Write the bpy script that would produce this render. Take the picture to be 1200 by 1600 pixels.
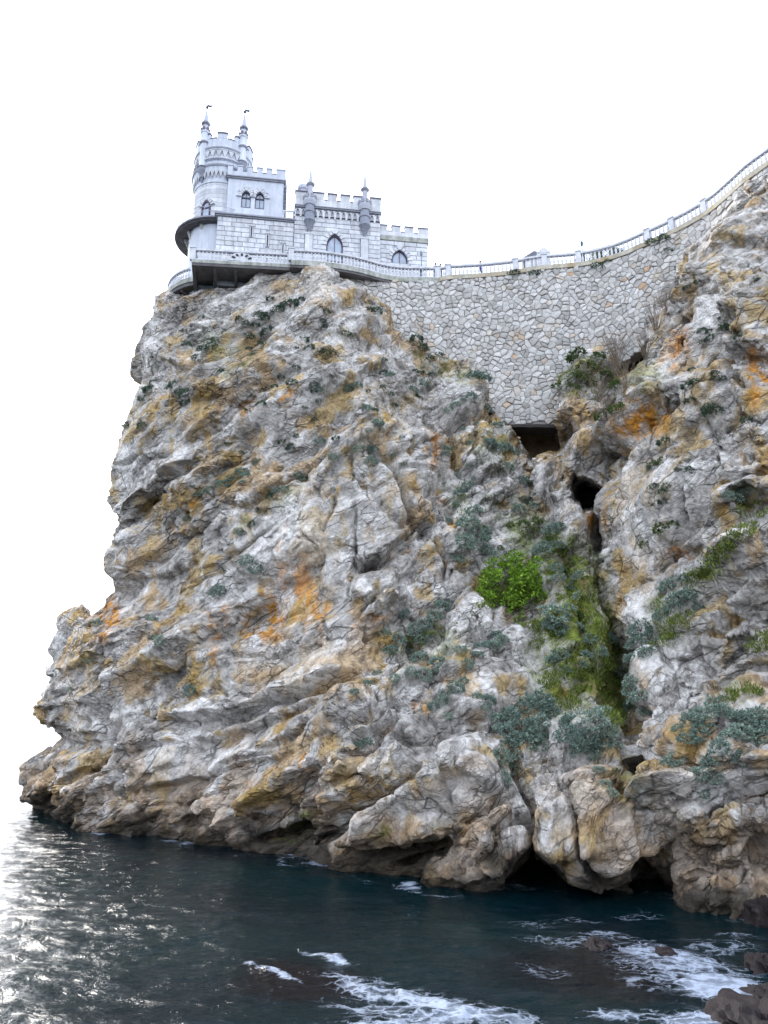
import bpy, math, random
import numpy as np
from mathutils import Vector, Matrix
from mathutils.bvhtree import BVHTree

for o in list(bpy.data.objects):
    bpy.data.objects.remove(o)
scene = bpy.context.scene
COL = scene.collection
R = math.radians

# ------------------------------------------------------------------ camera
PITCH = R(15.6)
CAM_H = 5.5
cam_d = bpy.data.cameras.new('camera')
cam_d.sensor_fit = 'VERTICAL'
cam_d.sensor_height = 36.0
cam_d.lens = 27.0
cam_d.clip_start = 0.1
cam_d.clip_end = 30000
cam = bpy.data.objects.new('camera', cam_d)
COL.objects.link(cam)
cam.location = (0, 0, CAM_H)
cam.rotation_euler = (R(90) + PITCH, 0, 0)
scene.camera = cam

# ------------------------------------------------------------------ sky and sun
SUN_EL, SUN_AZ = R(28), R(-38)          # azimuth clockwise from +Y
world = bpy.data.worlds.new('World')
scene.world = world
world.use_nodes = True
wn, wl = world.node_tree.nodes, world.node_tree.links
wn.clear()
w_out = wn.new('ShaderNodeOutputWorld')
w_bg = wn.new('ShaderNodeBackground')
w_sky = wn.new('ShaderNodeTexSky')
w_sky.sky_type = 'NISHITA'
w_sky.sun_disc = False
w_sky.sun_elevation = SUN_EL
w_sky.sun_rotation = SUN_AZ
w_sky.dust_density = 4.0
w_mix = wn.new('ShaderNodeMix')          # cloud cover: an even white sheet over the clear sky
w_mix.data_type = 'RGBA'
w_mix.inputs[0].default_value = 0.93
w_mix.inputs[7].default_value = (5.1, 5.5, 6.3, 1)
wl.new(w_sky.outputs[0], w_mix.inputs[6])
wl.new(w_mix.outputs[2], w_bg.inputs[0])
w_bg.inputs[1].default_value = 0.125
wl.new(w_bg.outputs[0], w_out.inputs[0])

sun_d = bpy.data.lights.new('sun', 'SUN')
sun_d.energy = 1.5
sun_d.angle = R(12)
sun_d.color = (1.0, 0.95, 0.87)
sun = bpy.data.objects.new('sun', sun_d)
COL.objects.link(sun)
sd = Vector((math.sin(SUN_AZ) * math.cos(SUN_EL), math.cos(SUN_AZ) * math.cos(SUN_EL), math.sin(SUN_EL)))
sun.rotation_euler = sd.to_track_quat('Z', 'Y').to_euler()
sun.location = (0, 0, 120)

vs = scene.view_settings
vs.view_transform = 'Standard'
vs.look = 'None'
vs.exposure = 1.85
vs.gamma = 1.0
vs.use_curve_mapping = False

# ------------------------------------------------------------------ helpers
cP, sP = math.cos(PITCH), math.sin(PITCH)
def ray(px, py):
    """direction of a photo pixel (1200 x 1600) in the world"""
    a = (np.asarray(px, float) - 600) / 1200
    b = -(np.asarray(py, float) - 800) / 1200
    return a, cP - b * sP, sP + b * cP
def project(P):
    x, y, z = P[:, 0], P[:, 1], P[:, 2] - CAM_H
    f = y * cP + z * sP
    u = -y * sP + z * cP
    return 600 + 1200 * x / f, 800 - 1200 * u / f
def at_z(px, py, z):
    a, y, zz = ray(px, py)
    t = (z - CAM_H) / zz
    return np.array([a * t, y * t, CAM_H + zz * t])

def tag(o, label=None, cat=None, group=None, kind=None):
    if label: o['label'] = label
    if cat: o['category'] = cat
    if group: o['group'] = group
    if kind: o['kind'] = kind
    return o
def empty(name, loc=(0, 0, 0), rz=0.0):
    o = bpy.data.objects.new(name, None)
    o.empty_display_size = 0.3
    COL.objects.link(o)
    o.location = loc
    o.rotation_euler = (0, 0, rz)
    return o
def link(name, me, mat=None, parent=None, loc=None, rot=None):
    o = bpy.data.objects.new(name, me)
    COL.objects.link(o)
    if mat is not None and len(me.materials) == 0: me.materials.append(mat)
    if parent is not None: o.parent = parent
    if loc is not None: o.location = loc
    if rot is not None: o.rotation_euler = rot
    return o
def np_mesh(name, V, F, smooth=False):
    """V (n,3), F (m,k) arrays -> mesh"""
    me = bpy.data.meshes.new(name)
    V = np.ascontiguousarray(V, np.float32); F = np.ascontiguousarray(F, np.int32)
    me.vertices.add(len(V)); me.vertices.foreach_set('co', V.ravel())
    k = F.shape[1]
    me.loops.add(F.size); me.loops.foreach_set('vertex_index', F.ravel())
    me.polygons.add(len(F))
    me.polygons.foreach_set('loop_start', np.arange(0, F.size, k, dtype=np.int32))
    me.polygons.foreach_set('use_smooth', np.full(len(F), smooth, bool))
    me.update(calc_edges=True)
    me.validate()
    return me
def attr_f(me, name, a):
    at = me.attributes.new(name, 'FLOAT', 'POINT')
    at.data.foreach_set('value', np.ascontiguousarray(a, np.float32))
def attr_c(me, name, c):
    at = me.attributes.new(name, 'FLOAT_COLOR', 'POINT')
    cc = np.ones((len(c), 4), np.float32); cc[:, :3] = c
    at.data.foreach_set('color', cc.ravel())

class MB:
    """collects shapes, builds them as one mesh"""
    def __init__(s): s.v = []; s.f = []
    def add(s, vs_, fs_):
        n = len(s.v)
        s.v += [tuple(map(float, p)) for p in vs_]
        s.f += [[n + i for i in f] for f in fs_]
        return s
    def box(s, x0, x1, y0, y1, z0, z1):
        return s.add([(x0,y0,z0),(x1,y0,z0),(x1,y1,z0),(x0,y1,z0),(x0,y0,z1),(x1,y0,z1),(x1,y1,z1),(x0,y1,z1)],
              [(0,3,2,1),(4,5,6,7),(0,1,5,4),(1,2,6,5),(2,3,7,6),(3,0,4,7)])
    def prism(s, poly, z0, z1):
        """poly counter-clockwise in xy, extruded in z"""
        n = len(poly)
        return s.add([(x, y, z0) for x, y in poly] + [(x, y, z1) for x, y in poly],
              [list(range(n))[::-1], list(range(n, 2*n))] + [(i, (i+1) % n, n+(i+1) % n, n+i) for i in range(n)])
    def front(s, poly, y0, y1):
        """poly in xz, extruded from y0 (front) to y1"""
        n = len(poly)
        return s.add([(x, y0, z) for x, z in poly] + [(x, y1, z) for x, z in poly],
              [list(range(n)), list(range(n, 2*n))[::-1]] + [(i, n+i, n+(i+1) % n, (i+1) % n) for i in range(n)])
    def frame(s, inner, outer, y0, y1):
        """ring between two outlines with the same number of points, in xz"""
        n = len(inner)
        vv = [(x, y0, z) for x, z in outer] + [(x, y0, z) for x, z in inner] + [(x, y1, z) for x, z in outer] + [(x, y1, z) for x, z in inner]
        ff = []
        for i in range(n):
            j = (i+1) % n
            ff += [(i, j, n+j, n+i), (n+i, n+j, 3*n+j, 3*n+i), (2*n+j, 2*n+i, 3*n+i, 3*n+j), (j, i, 2*n+i, 2*n+j)]
        return s.add(vv, ff)
    def lathe(s, prof, cx=0, cy=0, n=16, a0=0.0, a1=2*math.pi):
        """prof [(r,z)...] from bottom to top"""
        full = abs(a1 - a0 - 2*math.pi) < 1e-6
        m = n if full else n + 1
        vv = []
        for r, z in prof:
            for i in range(m):
                a = a0 + (a1-a0) * i / n
                vv.append((cx + r*math.cos(a), cy + r*math.sin(a), z))
        ff = []
        for k in range(len(prof)-1):
            for i in range(n):
                j = (i+1) % m
                ff.append((k*m+i, k*m+j, (k+1)*m+j, (k+1)*m+i))
        if full:
            if prof[0][0] > 1e-4: ff.append([i for i in range(m)][::-1])
            if prof[-1][0] > 1e-4: ff.append([(len(prof)-1)*m+i for i in range(m)])
        return s.add(vv, ff)
    def tube(s, pts, rad, n=6):
        pts = [Vector(p) for p in pts]
        rad = rad if isinstance(rad, (list, tuple)) else [rad]*len(pts)
        vv = []; ff = []
        for i, p in enumerate(pts):
            t = (pts[min(i+1, len(pts)-1)] - pts[max(i-1, 0)]).normalized()
            a = t.orthogonal().normalized(); b = t.cross(a)
            for k in range(n):
                q = 2*math.pi*k/n
                vv.append(p + (a*math.cos(q) + b*math.sin(q))*rad[i])
        for i in range(len(pts)-1):
            for k in range(n):
                l = (k+1) % n
                ff.append((i*n+k, i*n+l, (i+1)*n+l, (i+1)*n+k))
        ff.append(list(range(n))[::-1]); ff.append([(len(pts)-1)*n+k for k in range(n)])
        return s.add(vv, ff)
    def mesh(s, name, smooth=False):
        me = bpy.data.meshes.new(name)
        me.from_pydata(s.v, [], s.f)
        if smooth:
            me.polygons.foreach_set('use_smooth', [True]*len(me.polygons))
            try: me.set_sharp_from_angle(angle=R(38))
            except Exception: pass
        me.update()
        return me
    def build(s, name, mat, parent=None, smooth=False, loc=None):
        return link(name, s.mesh(name, smooth), mat, parent, loc)

# ------------------------------------------------------------------ noise (numpy)
_rng = np.random.RandomState(11)
_G = _rng.normal(size=(256, 3)); _G /= np.linalg.norm(_G, axis=1)[:, None]
_G = _G.astype(np.float32)
_RT = _rng.rand(4096, 6).astype(np.float32)
def _hash(ix, iy, iz, seed=0):
    h = (ix.astype(np.uint32) * np.uint32(374761393) + iy.astype(np.uint32) * np.uint32(668265263)
         + iz.astype(np.uint32) * np.uint32(2246822519) + np.uint32(seed * 3266489917 & 0xffffffff))
    h = (h ^ (h >> np.uint32(13))) * np.uint32(1274126177)
    return h ^ (h >> np.uint32(16))
def perlin(P, seed=0):
    P = np.asarray(P, np.float32)
    I = np.floor(P); f = P - I; I = I.astype(np.int64)
    u = f*f*f*(f*(f*6-15)+10)
    out = 0
    for dx in (0, 1):
        wx = u[:, 0] if dx else 1-u[:, 0]
        for dy in (0, 1):
            wy = u[:, 1] if dy else 1-u[:, 1]
            for dz in (0, 1):
                wz = u[:, 2] if dz else 1-u[:, 2]
                g = _G[_hash(I[:, 0]+dx, I[:, 1]+dy, I[:, 2]+dz, seed) & np.uint32(255)]
                out = out + wx*wy*wz*(g[:, 0]*(f[:, 0]-dx) + g[:, 1]*(f[:, 1]-dy) + g[:, 2]*(f[:, 2]-dz))
    return out * 1.5
def fbm(P, oct=4, seed=0, gain=0.5, ridged=False):
    a = 1.0; s = 0; q = np.asarray(P, np.float32)
    for k in range(oct):
        n = perlin(q, seed + k*7)
        s = s + a*((1-2*np.abs(n)) if ridged else n)
        q = q*2.03 + 3.7; a *= gain
    return s
def cells(P, seed=0, jit=0.9):
    """Voronoi: F1, F2, six randoms of the cell, offset from its site"""
    P = np.asarray(P, np.float32)
    I = np.floor(P).astype(np.int64); N = len(P)
    f1 = np.full(N, 9e9, np.float32); f2 = f1.copy()
    hid = np.zeros(N, np.int64); off = np.zeros((N, 3), np.float32)
    for dx in (-1, 0, 1):
        for dy in (-1, 0, 1):
            for dz in (-1, 0, 1):
                ix, iy, iz = I[:, 0]+dx, I[:, 1]+dy, I[:, 2]+dz
                h = (_hash(ix, iy, iz, seed) & np.uint32(4095)).astype(np.int64)
                r = _RT[h]
                o = P - (np.stack([ix, iy, iz], 1) + 0.5 + (r[:, :3]-0.5)*jit).astype(np.float32)
                d = np.einsum('ij,ij->i', o, o)
                c = d < f1
                f2 = np.where(c, f1, np.minimum(f2, d))
                f1 = np.where(c, d, f1); hid = np.where(c, h, hid); off[c] = o[c]
    return np.sqrt(f1), np.sqrt(f2), _RT[(hid*7+13) & 4095], off
def sstep(a, b, x):
    t = np.clip((x-a)/(b-a), 0, 1)
    return t*t*(3-2*t)

# ------------------------------------------------------------------ materials
def new_mat(name):
    m = bpy.data.materials.new(name); m.use_nodes = True
    nt = m.node_tree; nt.nodes.clear()
    out = nt.nodes.new('ShaderNodeOutputMaterial')
    b = nt.nodes.new('ShaderNodeBsdfPrincipled')
    nt.links.new(b.outputs[0], out.inputs[0])
    return m, nt, b
def N(nt, typ, **kw):
    n = nt.nodes.new(typ)
    for k, v in kw.items(): setattr(n, k, v)
    return n
def noise_node(nt, scale, detail=5, rough=0.6, vec=None, dist=0.0):
    n = N(nt, 'ShaderNodeTexNoise')
    n.inputs['Scale'].default_value = scale; n.inputs['Detail'].default_value = detail
    n.inputs['Roughness'].default_value = rough; n.inputs['Distortion'].default_value = dist
    if vec is not None: nt.links.new(vec, n.inputs['Vector'])
    return n
def ramp(nt, fac, stops):
    r = N(nt, 'ShaderNodeValToRGB')
    els = r.color_ramp.elements
    while len(els) < len(stops): els.new(0.5)
    for e, (p, c) in zip(els, stops):
        e.position = p; e.color = (*c, 1) if len(c) == 3 else c
    nt.links.new(fac, r.inputs[0])
    return r
def mixc(nt, fac, a, b, mode='MIX'):
    m = N(nt, 'ShaderNodeMix', data_type='RGBA', blend_type=mode)
    for sock, v in ((m.inputs[0], fac), (m.inputs[6], a), (m.inputs[7], b)):
        if isinstance(v, (int, float)): sock.default_value = v
        elif isinstance(v, tuple): sock.default_value = (*v, 1) if len(v) == 3 else v
        else: nt.links.new(v, sock)
    return m.outputs[2]
def bump(nt, b, h, strength, dist):
    n = N(nt, 'ShaderNodeBump')
    n.inputs['Strength'].default_value = strength; n.inputs['Distance'].default_value = dist
    nt.links.new(h, n.inputs['Height']); nt.links.new(n.outputs[0], b.inputs['Normal'])
    return n
def coords(nt, kind='Object', scale=None):
    t = N(nt, 'ShaderNodeTexCoord')
    if scale is None: return t.outputs[kind]
    m = N(nt, 'ShaderNodeMapping')
    m.inputs['Scale'].default_value = scale
    nt.links.new(t.outputs[kind], m.inputs[0])
    return m.outputs[0]

def mat_plain(name, c, rough=0.8, var=0.25, scale=3.0, bmp=0.3, bscale=12.0, bdist=0.02, stain=None, metallic=0.0, spec=0.3, rnd=0.0, island=False, streak=0.0):
    """base colour with mottling, optional stain colour, fine relief, per-piece value shift"""
    m, nt, b = new_mat(name)
    v = coords(nt)
    n1 = noise_node(nt, scale, 6, 0.65, v)
    lo = tuple(x*(1-var) for x in c); hi = tuple(min(1, x*(1+var)) for x in c)
    col = ramp(nt, n1.outputs[0], [(0.3, lo), (0.7, hi)]).outputs[0]
    if stain:
        n2 = noise_node(nt, scale*0.37, 7, 0.7, v, 0.4)
        f = ramp(nt, n2.outputs[0], [(0.5, (0, 0, 0)), (0.68, (1, 1, 1))]).outputs[0]
        col = mixc(nt, f, col, stain)
    if streak:
        ns = noise_node(nt, 1.0, 6, .65, coords(nt, 'Object', (3.2, 3.2, .28)))
        col = mixc(nt, 1.0, col, ramp(nt, ns.outputs[0], [(.38, (1-streak, 1-streak*.95, 1-streak*.9)), (.56, (1.03, 1.03, 1.03))]).outputs[0], 'MULTIPLY')
    if rnd:
        src = N(nt, 'ShaderNodeNewGeometry').outputs['Random Per Island'] if island else N(nt, 'ShaderNodeObjectInfo').outputs['Random']
        rr = ramp(nt, src, [(0, (1-rnd,)*3), (1, (1+rnd,)*3)]).outputs[0]
        col = mixc(nt, 1.0, col, rr, 'MULTIPLY')
    nt.links.new(col, b.inputs['Base Color'])
    b.inputs['Roughness'].default_value = rough
    b.inputs['Metallic'].default_value = metallic
    b.inputs['Specular IOR Level'].default_value = spec
    if bmp:
        n3 = noise_node(nt, bscale, 6, 0.7, v)
        bump(nt, b, n3.outputs[0], bmp, bdist)
    return m
# ================================================================== the cliffs
def interp(tab, x, smooth=0):
    t = np.array(tab, float)
    return np.interp(x, t[:, 0], t[:, 1])
def smooth_tab(tab, lo, hi, w):
    """piecewise table -> evenly sampled, box-smoothed table"""
    xs = np.arange(lo, hi+1, 2.0); ys = interp(tab, xs)
    k = max(1, int(w/2)); ker = np.hanning(2*k+3)[1:-1]; ker /= ker.sum()
    pad = np.concatenate([np.full(k, ys[0]), ys, np.full(k, ys[-1])])
    return np.stack([xs, np.convolve(pad, ker, 'valid')], 1)

WATER = [(30,1268),(60,1270),(112,1273),(128,1298),(200,1305),(300,1315),(390,1328),(450,1340),(500,1350),(560,1362),(640,1370),(700,1383),(760,1388),(830,1390),(930,1398),(1010,1398),(1060,1404),(1095,1425),(1200,1440),(1430,1480)]
def water_y(px):
    py = interp(WATER, px); a, y, z = ray(px, py)
    return y*(-CAM_H/z)

def solve_surface(px, py, Yb, Yt, ztop, prof):
    """where the ray of a pixel meets the profile Yb + (Yt-Yb)*prof(z/ztop)"""
    a, yd, zd = ray(px, py)
    lo = np.full(px.shape, 12.0); hi = np.full(px.shape, 110.0)
    for _ in range(34):
        t = (lo+hi)/2
        z = CAM_H + zd*t
        g = yd*t - (Yb + (Yt-Yb)*prof(z/ztop))
        lo = np.where(g < 0, t, lo); hi = np.where(g < 0, hi, t)
    t = (lo+hi)/2
    return np.stack([a*t, yd*t, CAM_H+zd*t], -1)

def seg_field(px, py, poly):
    """distance to a polyline, side (+ above it in the photo), place along it 0..1"""
    P = np.array(poly, float)
    best = np.full(px.shape, 1e9); side = np.zeros(px.shape); along = np.zeros(px.shape)
    L = np.concatenate([[0], np.cumsum(np.hypot(*np.diff(P, axis=0).T))])
    for i in range(len(P)-1):
        d = P[i+1]-P[i]; l2 = d@d
        t = np.clip(((px-P[i, 0])*d[0]+(py-P[i, 1])*d[1])/l2, 0, 1)
        qx, qy = px-P[i, 0]-t*d[0], py-P[i, 1]-t*d[1]
        r = np.hypot(qx, qy); c = r < best
        s = np.sign(d[0]*(py-P[i, 1])-d[1]*(px-P[i, 0]))      # + below when going right
        best = np.where(c, r, best); side = np.where(c, -s, side)
        along = np.where(c, (L[i]+t*(L[i+1]-L[i]))/L[-1], along)
    return best, side, along

# -- features read off the photograph: (points, lift m, fade above px, undercut m, fade below px); points run left to right
LEDGES_A = [
 ([(236,1130),(300,1122),(341,1113),(378,1097),(437,1080),(507,1047),(560,1030)], .75, 34, .9, 13),
 ([(287,1152),(330,1146),(370,1133),(437,1104),(500,1080)], .4, 22, .5, 10),
 ([(215,1058),(253,1056),(278,1043),(300,1010),(320,985),(353,956),(403,922),(430,905)], .7, 30, .9, 16),
 ([(387,1166),(457,1150),(505,1125)], .35, 20, .5, 10),
 ([(160,1240),(240,1222),(320,1212),(345,1190),(420,1170)], .3, 30, .35, 14),
 ([(385,1285),(410,1262),(450,1235),(478,1214),(520,1189)], .6, 24, 1.3, 20),
 ([(400,1316),(453,1272),(490,1252),(520,1239)], .5, 16, .9, 12),
 ([(470,1296),(540,1262),(590,1250),(612,1232)], .7, 22, 1.5, 18),
 ([(578,1290),(612,1252),(648,1212),(670,1190)], .5, 18, .8, 10),
 ([(556,1318),(600,1322),(640,1322),(696,1306),(722,1284)], .7, 24, 1.4, 18),
 ([(748,1334),(784,1296),(824,1276),(842,1262)], .5, 20, 1.0, 14),
 ([(500,1232),(540,1212),(580,1178),(600,1150)], .45, 18, .7, 12),
 ([(515,1240),(560,1228),(590,1205)], .4, 14, .6, 9),
 ([(283,700),(327,668),(360,647),(433,593),(470,570)], .45, 26, .65, 12),
 ([(205,822),(232,796),(260,760),(317,727)], .55, 26, 1.0, 20),
 ([(288,792),(320,753),(367,713),(387,677),(400,640)], .55, 24, .6, 14),
 ([(210,890),(240,860),(270,837),(340,800),(372,780)], .4, 24, .5, 12),
 ([(183,800),(196,798),(205,790)], .4, 30, .8, 14),
 ([(270,622),(300,640),(340,632),(372,622)], .4, 24, .8, 18),
 ([(176,930),(210,905),(260,890),(300,860)], .35, 22, .4, 10),
 ([(548,958),(580,938),(612,924),(640,915)], .5, 22, .55, 9),
 ([(548,982),(590,960),(630,940)], .4, 18, .6, 10),
 ([(540,868),(572,884),(600,874),(648,824)], .6, 30, 1.1, 14),
 ([(736,762),(760,756),(782,744)], .7, 22, 1.2, 14),
 ([(668,650),(700,662),(730,655),(760,640)], .9, 40, 1.0, 12),
 ([(690,1240),(730,1235),(770,1245),(800,1230)], .5, 30, .6, 12),
 ([(690,1360),(740,1365),(780,1350)], .3, 18, .5, 10),
 ([(830,1345),(870,1375),(920,1385),(990,1380),(1012,1360)], .3, 40, 1.8, 12),
 ([(60,1262),(80,1245),(110,1232),(130,1222)], .5, 20, .8, 12),
 ([(36,1216),(60,1190),(90,1166),(150,1150)], .5, 24, .5, 12),
 ([(70,1060),(110,1048),(160,1020)], .3, 22, .4, 10),
 ([(85,1108),(120,1096),(160,1100)], .4, 20, .5, 10),
 ([(100,1155),(140,1140),(170,1110)], .4, 20, .6, 12),
 ([(420,560),(460,540),(500,505),(540,490)], .4, 24, .4, 10),
 ([(480,610),(540,590),(600,575),(650,585)], .5, 26, .5, 12),
 ([(500,700),(560,660),(600,640)], .4, 22, .5, 10),
 ([(610,560),(650,570),(690,590)], .5, 20, .5, 10),
 ([(600,1110),(640,1080),(690,1065)], .5, 22, .6, 10),
 ([(560,1180),(600,1150),(620,1110)], .5, 18, .6, 10),
 ([(700,980),(740,1000),(780,990)], .5, 24, .5, 10),
 ([(690,1100),(730,1120),(770,1110)], .5, 22, .5, 10),
 ([(860,560),(870,630),(880,700)], .3, 20, .2, 10),
 ([(840,1190),(880,1180),(930,1185),(980,1200)], -.2, 20, .2, 20),
 ([(180,1180),(230,1168),(290,1160)], .35, 18, .4, 9),
 ([(330,1210),(380,1190),(440,1185),(470,1170)], .4, 18, .4, 9),
 ([(270,1260),(330,1240),(380,1225)], .3, 16, .4, 9),
 ([(250,1300),(300,1275),(350,1262)], .3, 14, .5, 8),
 ([(320,500),(370,470),(430,440)], .35, 20, .3, 10),
 ([(240,590),(270,575),(300,570)], .4, 20, .5, 10),
]
CRACKS_A = [   # (points, depth m, half width px)
 ([(668,624),(696,668),(708,696),(720,736)], 1.6, 5),
 ([(580,704),(620,748),(628,788),(648,816),(672,820),(676,852)], 1.5, 4.5),
 ([(556,852),(572,880),(600,872),(648,820)], 1.3, 4),
 ([(387,797),(437,760),(480,727),(520,700)], .6, 2.6),
 ([(433,590),(390,610),(350,650)], .5, 2.5),
 ([(864,1190),(879,1250),(900,1292),(920,1335),(939,1379)], 1.1, 2.6),
 ([(864,1190),(850,1230),(832,1262)], .9, 3),
 ([(800,1130),(806,1180),(822,1230),(838,1262),(836,1300)], 1.4, 6),
 ([(676,852),(690,880),(690,920)], .9, 3),
 ([(556,790),(552,850),(545,920)], .5, 2.5),
 ([(500,780),(520,760),(516,800),(500,830)], .5, 2.4),
 ([(470,830),(490,850),(484,900)], .4, 2.2),
 ([(610,1090),(600,1130),(580,1160)], .8, 3),
 ([(330,1110),(350,1085),(330,1060)], .4, 2.4),
 ([(172,1000),(165,1060),(150,1110),(155,1160),(130,1225)], .9, 6),
 ([(120,1300),(130,1255),(150,1215)], .8, 5),
 ([(205,1245),(222,1280),(230,1305)], .5, 2.4),
 ([(720,736),(740,700),(744,670)], .9, 4),
 ([(1000,1195),(960,1240),(930,1262)], .5, 2.4),
 ([(870,1292),(910,1270),(960,1280),(1000,1265)], .4, 2.2),
 ([(690,1180),(700,1230),(712,1270)], .5, 2.4),
 ([(620,930),(640,980),(650,1010)], .5, 3),
 ([(880,850),(892,920),(915,1000),(950,1090)], .8, 8),
]
CAVES_A = [    # (cx, cy, rx, ry, tilt deg, depth m)
 (919,784,34,28,38,9.0),(850,704,66,40,4,7.0),(955,905,38,140,-6,4.5),(980,1080,40,120,-12,5.0),(1025,1250,40,90,-8,5.0),(840,1366,60,50,14,7.5),(1040,1388,34,44,0,5),
 (133,1214,13,20,15,1.8),(436,1300,40,14,-32,1.8),(662,1342,46,12,-14,1.6),(880,1398,90,14,4,4.0),(500,1312,40,12,-20,1.4),
 (664,836,16,18,0,1.6),(585,880,22,12,-20,1.2),(312,735,26,14,-30,1.0),(235,790,22,18,-45,1.2),
]
BULGES_A = [   # (cx, cy, rx, ry, tilt, lift m)
 (925,1290,92,100,0,2.0),(720,622,50,36,25,1.5),(640,745,52,70,0,.8),(590,700,44,60,0,.4),(740,700,30,46,10,.8),(765,775,30,24,0,.8),
 (585,915,40,20,-25,.9),(600,950,42,18,-28,.9),(735,975,36,52,10,1.0),(705,1050,30,30,0,.7),(640,1075,34,36,20,.8),
 (730,1225,60,50,-15,1.3),(790,1320,40,44,-40,1.0),(560,1235,60,22,-32,.9),(620,1215,44,24,-38,.8),(680,1240,50,26,-38,.7),
 (500,446,24,28,0,.6),(925,622,38,56,10,1.2),(915,690,38,46,0,1.2),(590,1290,60,18,-25,.8),(440,1240,60,16,-36,.6),
 (95,1215,60,46,0,.8),(240,1200,70,60,0,.5),(420,820,80,90,0,.5),(650,1150,30,24,0,.7),(560,1115,30,34,30,.6),(893,655,14,40,0,.8),
 (860,760,24,50,0,.9),(700,860,22,24,0,.7),(720,920,22,18,0,.6),
]
LEDGES_B = [
 ([(930,715),(948,710),(980,692),(1014,671),(1050,647),(1085,610)], .8, 40, 1.0, 12),
 ([(1104,900),(1130,870),(1155,842),(1200,815),(1260,780)], -.5, 16, -.6, 40),
 ([(1110,930),(1140,942),(1170,935),(1200,915),(1250,900)], .9, 44, 1.5, 16),
 ([(1004,1306),(1062,1294),(1110,1262),(1140,1238),(1200,1210),(1260,1190)], .9, 40, 1.0, 24),
 ([(1090,1014),(1140,988),(1180,975)], .6, 22, .9, 10),
 ([(1110,1060),(1150,1030),(1200,1010)], .5, 22, .6, 10),
 ([(1040,1120),(1090,1080),(1130,1060)], .5, 24, .5, 10),
 ([(1060,510),(1090,470),(1120,440)], .6, 24, .8, 12),
 ([(1130,520),(1150,500),(1180,510)], .6, 24, 1.0, 14),
 ([(1160,580),(1180,560),(1220,560)], .8, 24, 1.2, 14),
 ([(1020,840),(1060,855),(1090,850)], .4, 26, .5, 10),
 ([(990,640),(1010,625),(1040,620)], .5, 20, .6, 10),
 ([(1160,690),(1190,665),(1230,650)], .6, 24, .7, 10),
 ([(1120,760),(1160,740),(1210,720)], .4, 24, .6, 10),
 ([(1130,400),(1160,380),(1210,370)], .5, 24, .5, 10),
 ([(1090,1330),(1130,1310),(1180,1280)], .5, 20, .6, 12),
 ([(1070,1380),(1110,1350),(1150,1345)], .4, 20, .6, 10),
]
CRACKS_B = [
 ([(1072,560),(1076,520),(1070,480)], .7, 3),
 ([(1005,890),(1030,860),(1060,830),(1075,760),(1085,730)], .6, 3),
 ([(1150,560),(1165,600),(1180,620)], .9, 4),
 ([(1100,640),(1120,690),(1130,740)], .5, 3),
 ([(1040,860),(1030,920),(1000,960)], .5, 3),
 ([(1175,640),(1160,760),(1165,800)], .5, 3),
 ([(1060,960),(1090,920),(1110,900)], .6, 5),
]
CAVES_B = [(1175,960,34,22,-10,1.6),(1178,780,30,26,0,1.4),(1168,545,18,22,0,1.3),(1190,1330,40,50,0,1.2),(1100,1330,30,24,0,.8)]
BULGES_B = [(985,675,36,22,-20,1.1),(1030,640,24,30,0,.7),(1160,880,60,40,-20,1.4),(1060,1260,60,50,0,.9),(1120,1180,70,40,0,.6),(1185,620,26,40,0,.9),(1010,1060,30,60,0,.6),(1175,480,40,60,0,.5)]

def ell(px, py, cx, cy, rx, ry, tilt):
    c, s = math.cos(R(tilt)), math.sin(R(tilt))
    x, y = px-cx, py-cy
    return np.sqrt(((x*c+y*s)/rx)**2 + ((-x*s+y*c)/ry)**2)

# strata dip: along = up to the right in the photo, so the across axis leans left
STR_N = np.array([-0.50, -0.25, 0.83]); STR_N /= np.linalg.norm(STR_N)
STR_A = np.array([0.85, 0.05, 0.52]); STR_A -= STR_N*(STR_A@STR_N); STR_A /= np.linalg.norm(STR_A)
STR_B = np.cross(STR_N, STR_A)

def plin(P, seed):
    """piecewise-linear noise on a tetrahedral lattice: flat facets, sharp creases"""
    P = np.asarray(P, np.float64)
    sk = P.sum(1, keepdims=True)/3.0
    q = P + sk; I = np.floor(q); f = q - I; I = I.astype(np.int64)
    o = np.argsort(-f, axis=1); fs = np.take_along_axis(f, o, 1)
    w = [1-fs[:, 0], fs[:, 0]-fs[:, 1], fs[:, 1]-fs[:, 2], fs[:, 2]]
    c = I.copy(); out = 0; ar = np.arange(len(P))
    for k in range(4):
        if k: c[ar, o[:, k-1]] += 1
        out = out + w[k]*_RT[(_hash(c[:, 0], c[:, 1], c[:, 2], seed) & np.uint32(4095)).astype(np.int64), 0]
    return out*2-1
def strat(P, size, aniso=(1, 1, 1)):
    return np.stack([P@STR_A/(size*aniso[0]), P@STR_B/(size*aniso[1]), P@STR_N/(size*aniso[2])], 1)
def facet(P, size, tilt, off, seed, aniso=(1, 1, 1)):
    Q = np.stack([P@STR_A/(size*aniso[0]), P@STR_B/(size*aniso[1]), P@STR_N/(size*aniso[2])], 1)
    f1, f2, r, o = cells(Q, seed)
    d = ((r[:, 0]-.5)*o[:, 0] + (r[:, 1]-.5)*o[:, 1] + (r[:, 2]-.5)*o[:, 2])*2*tilt*size + (r[:, 3]-.5)*2*off
    return d, f2-f1, r

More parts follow.
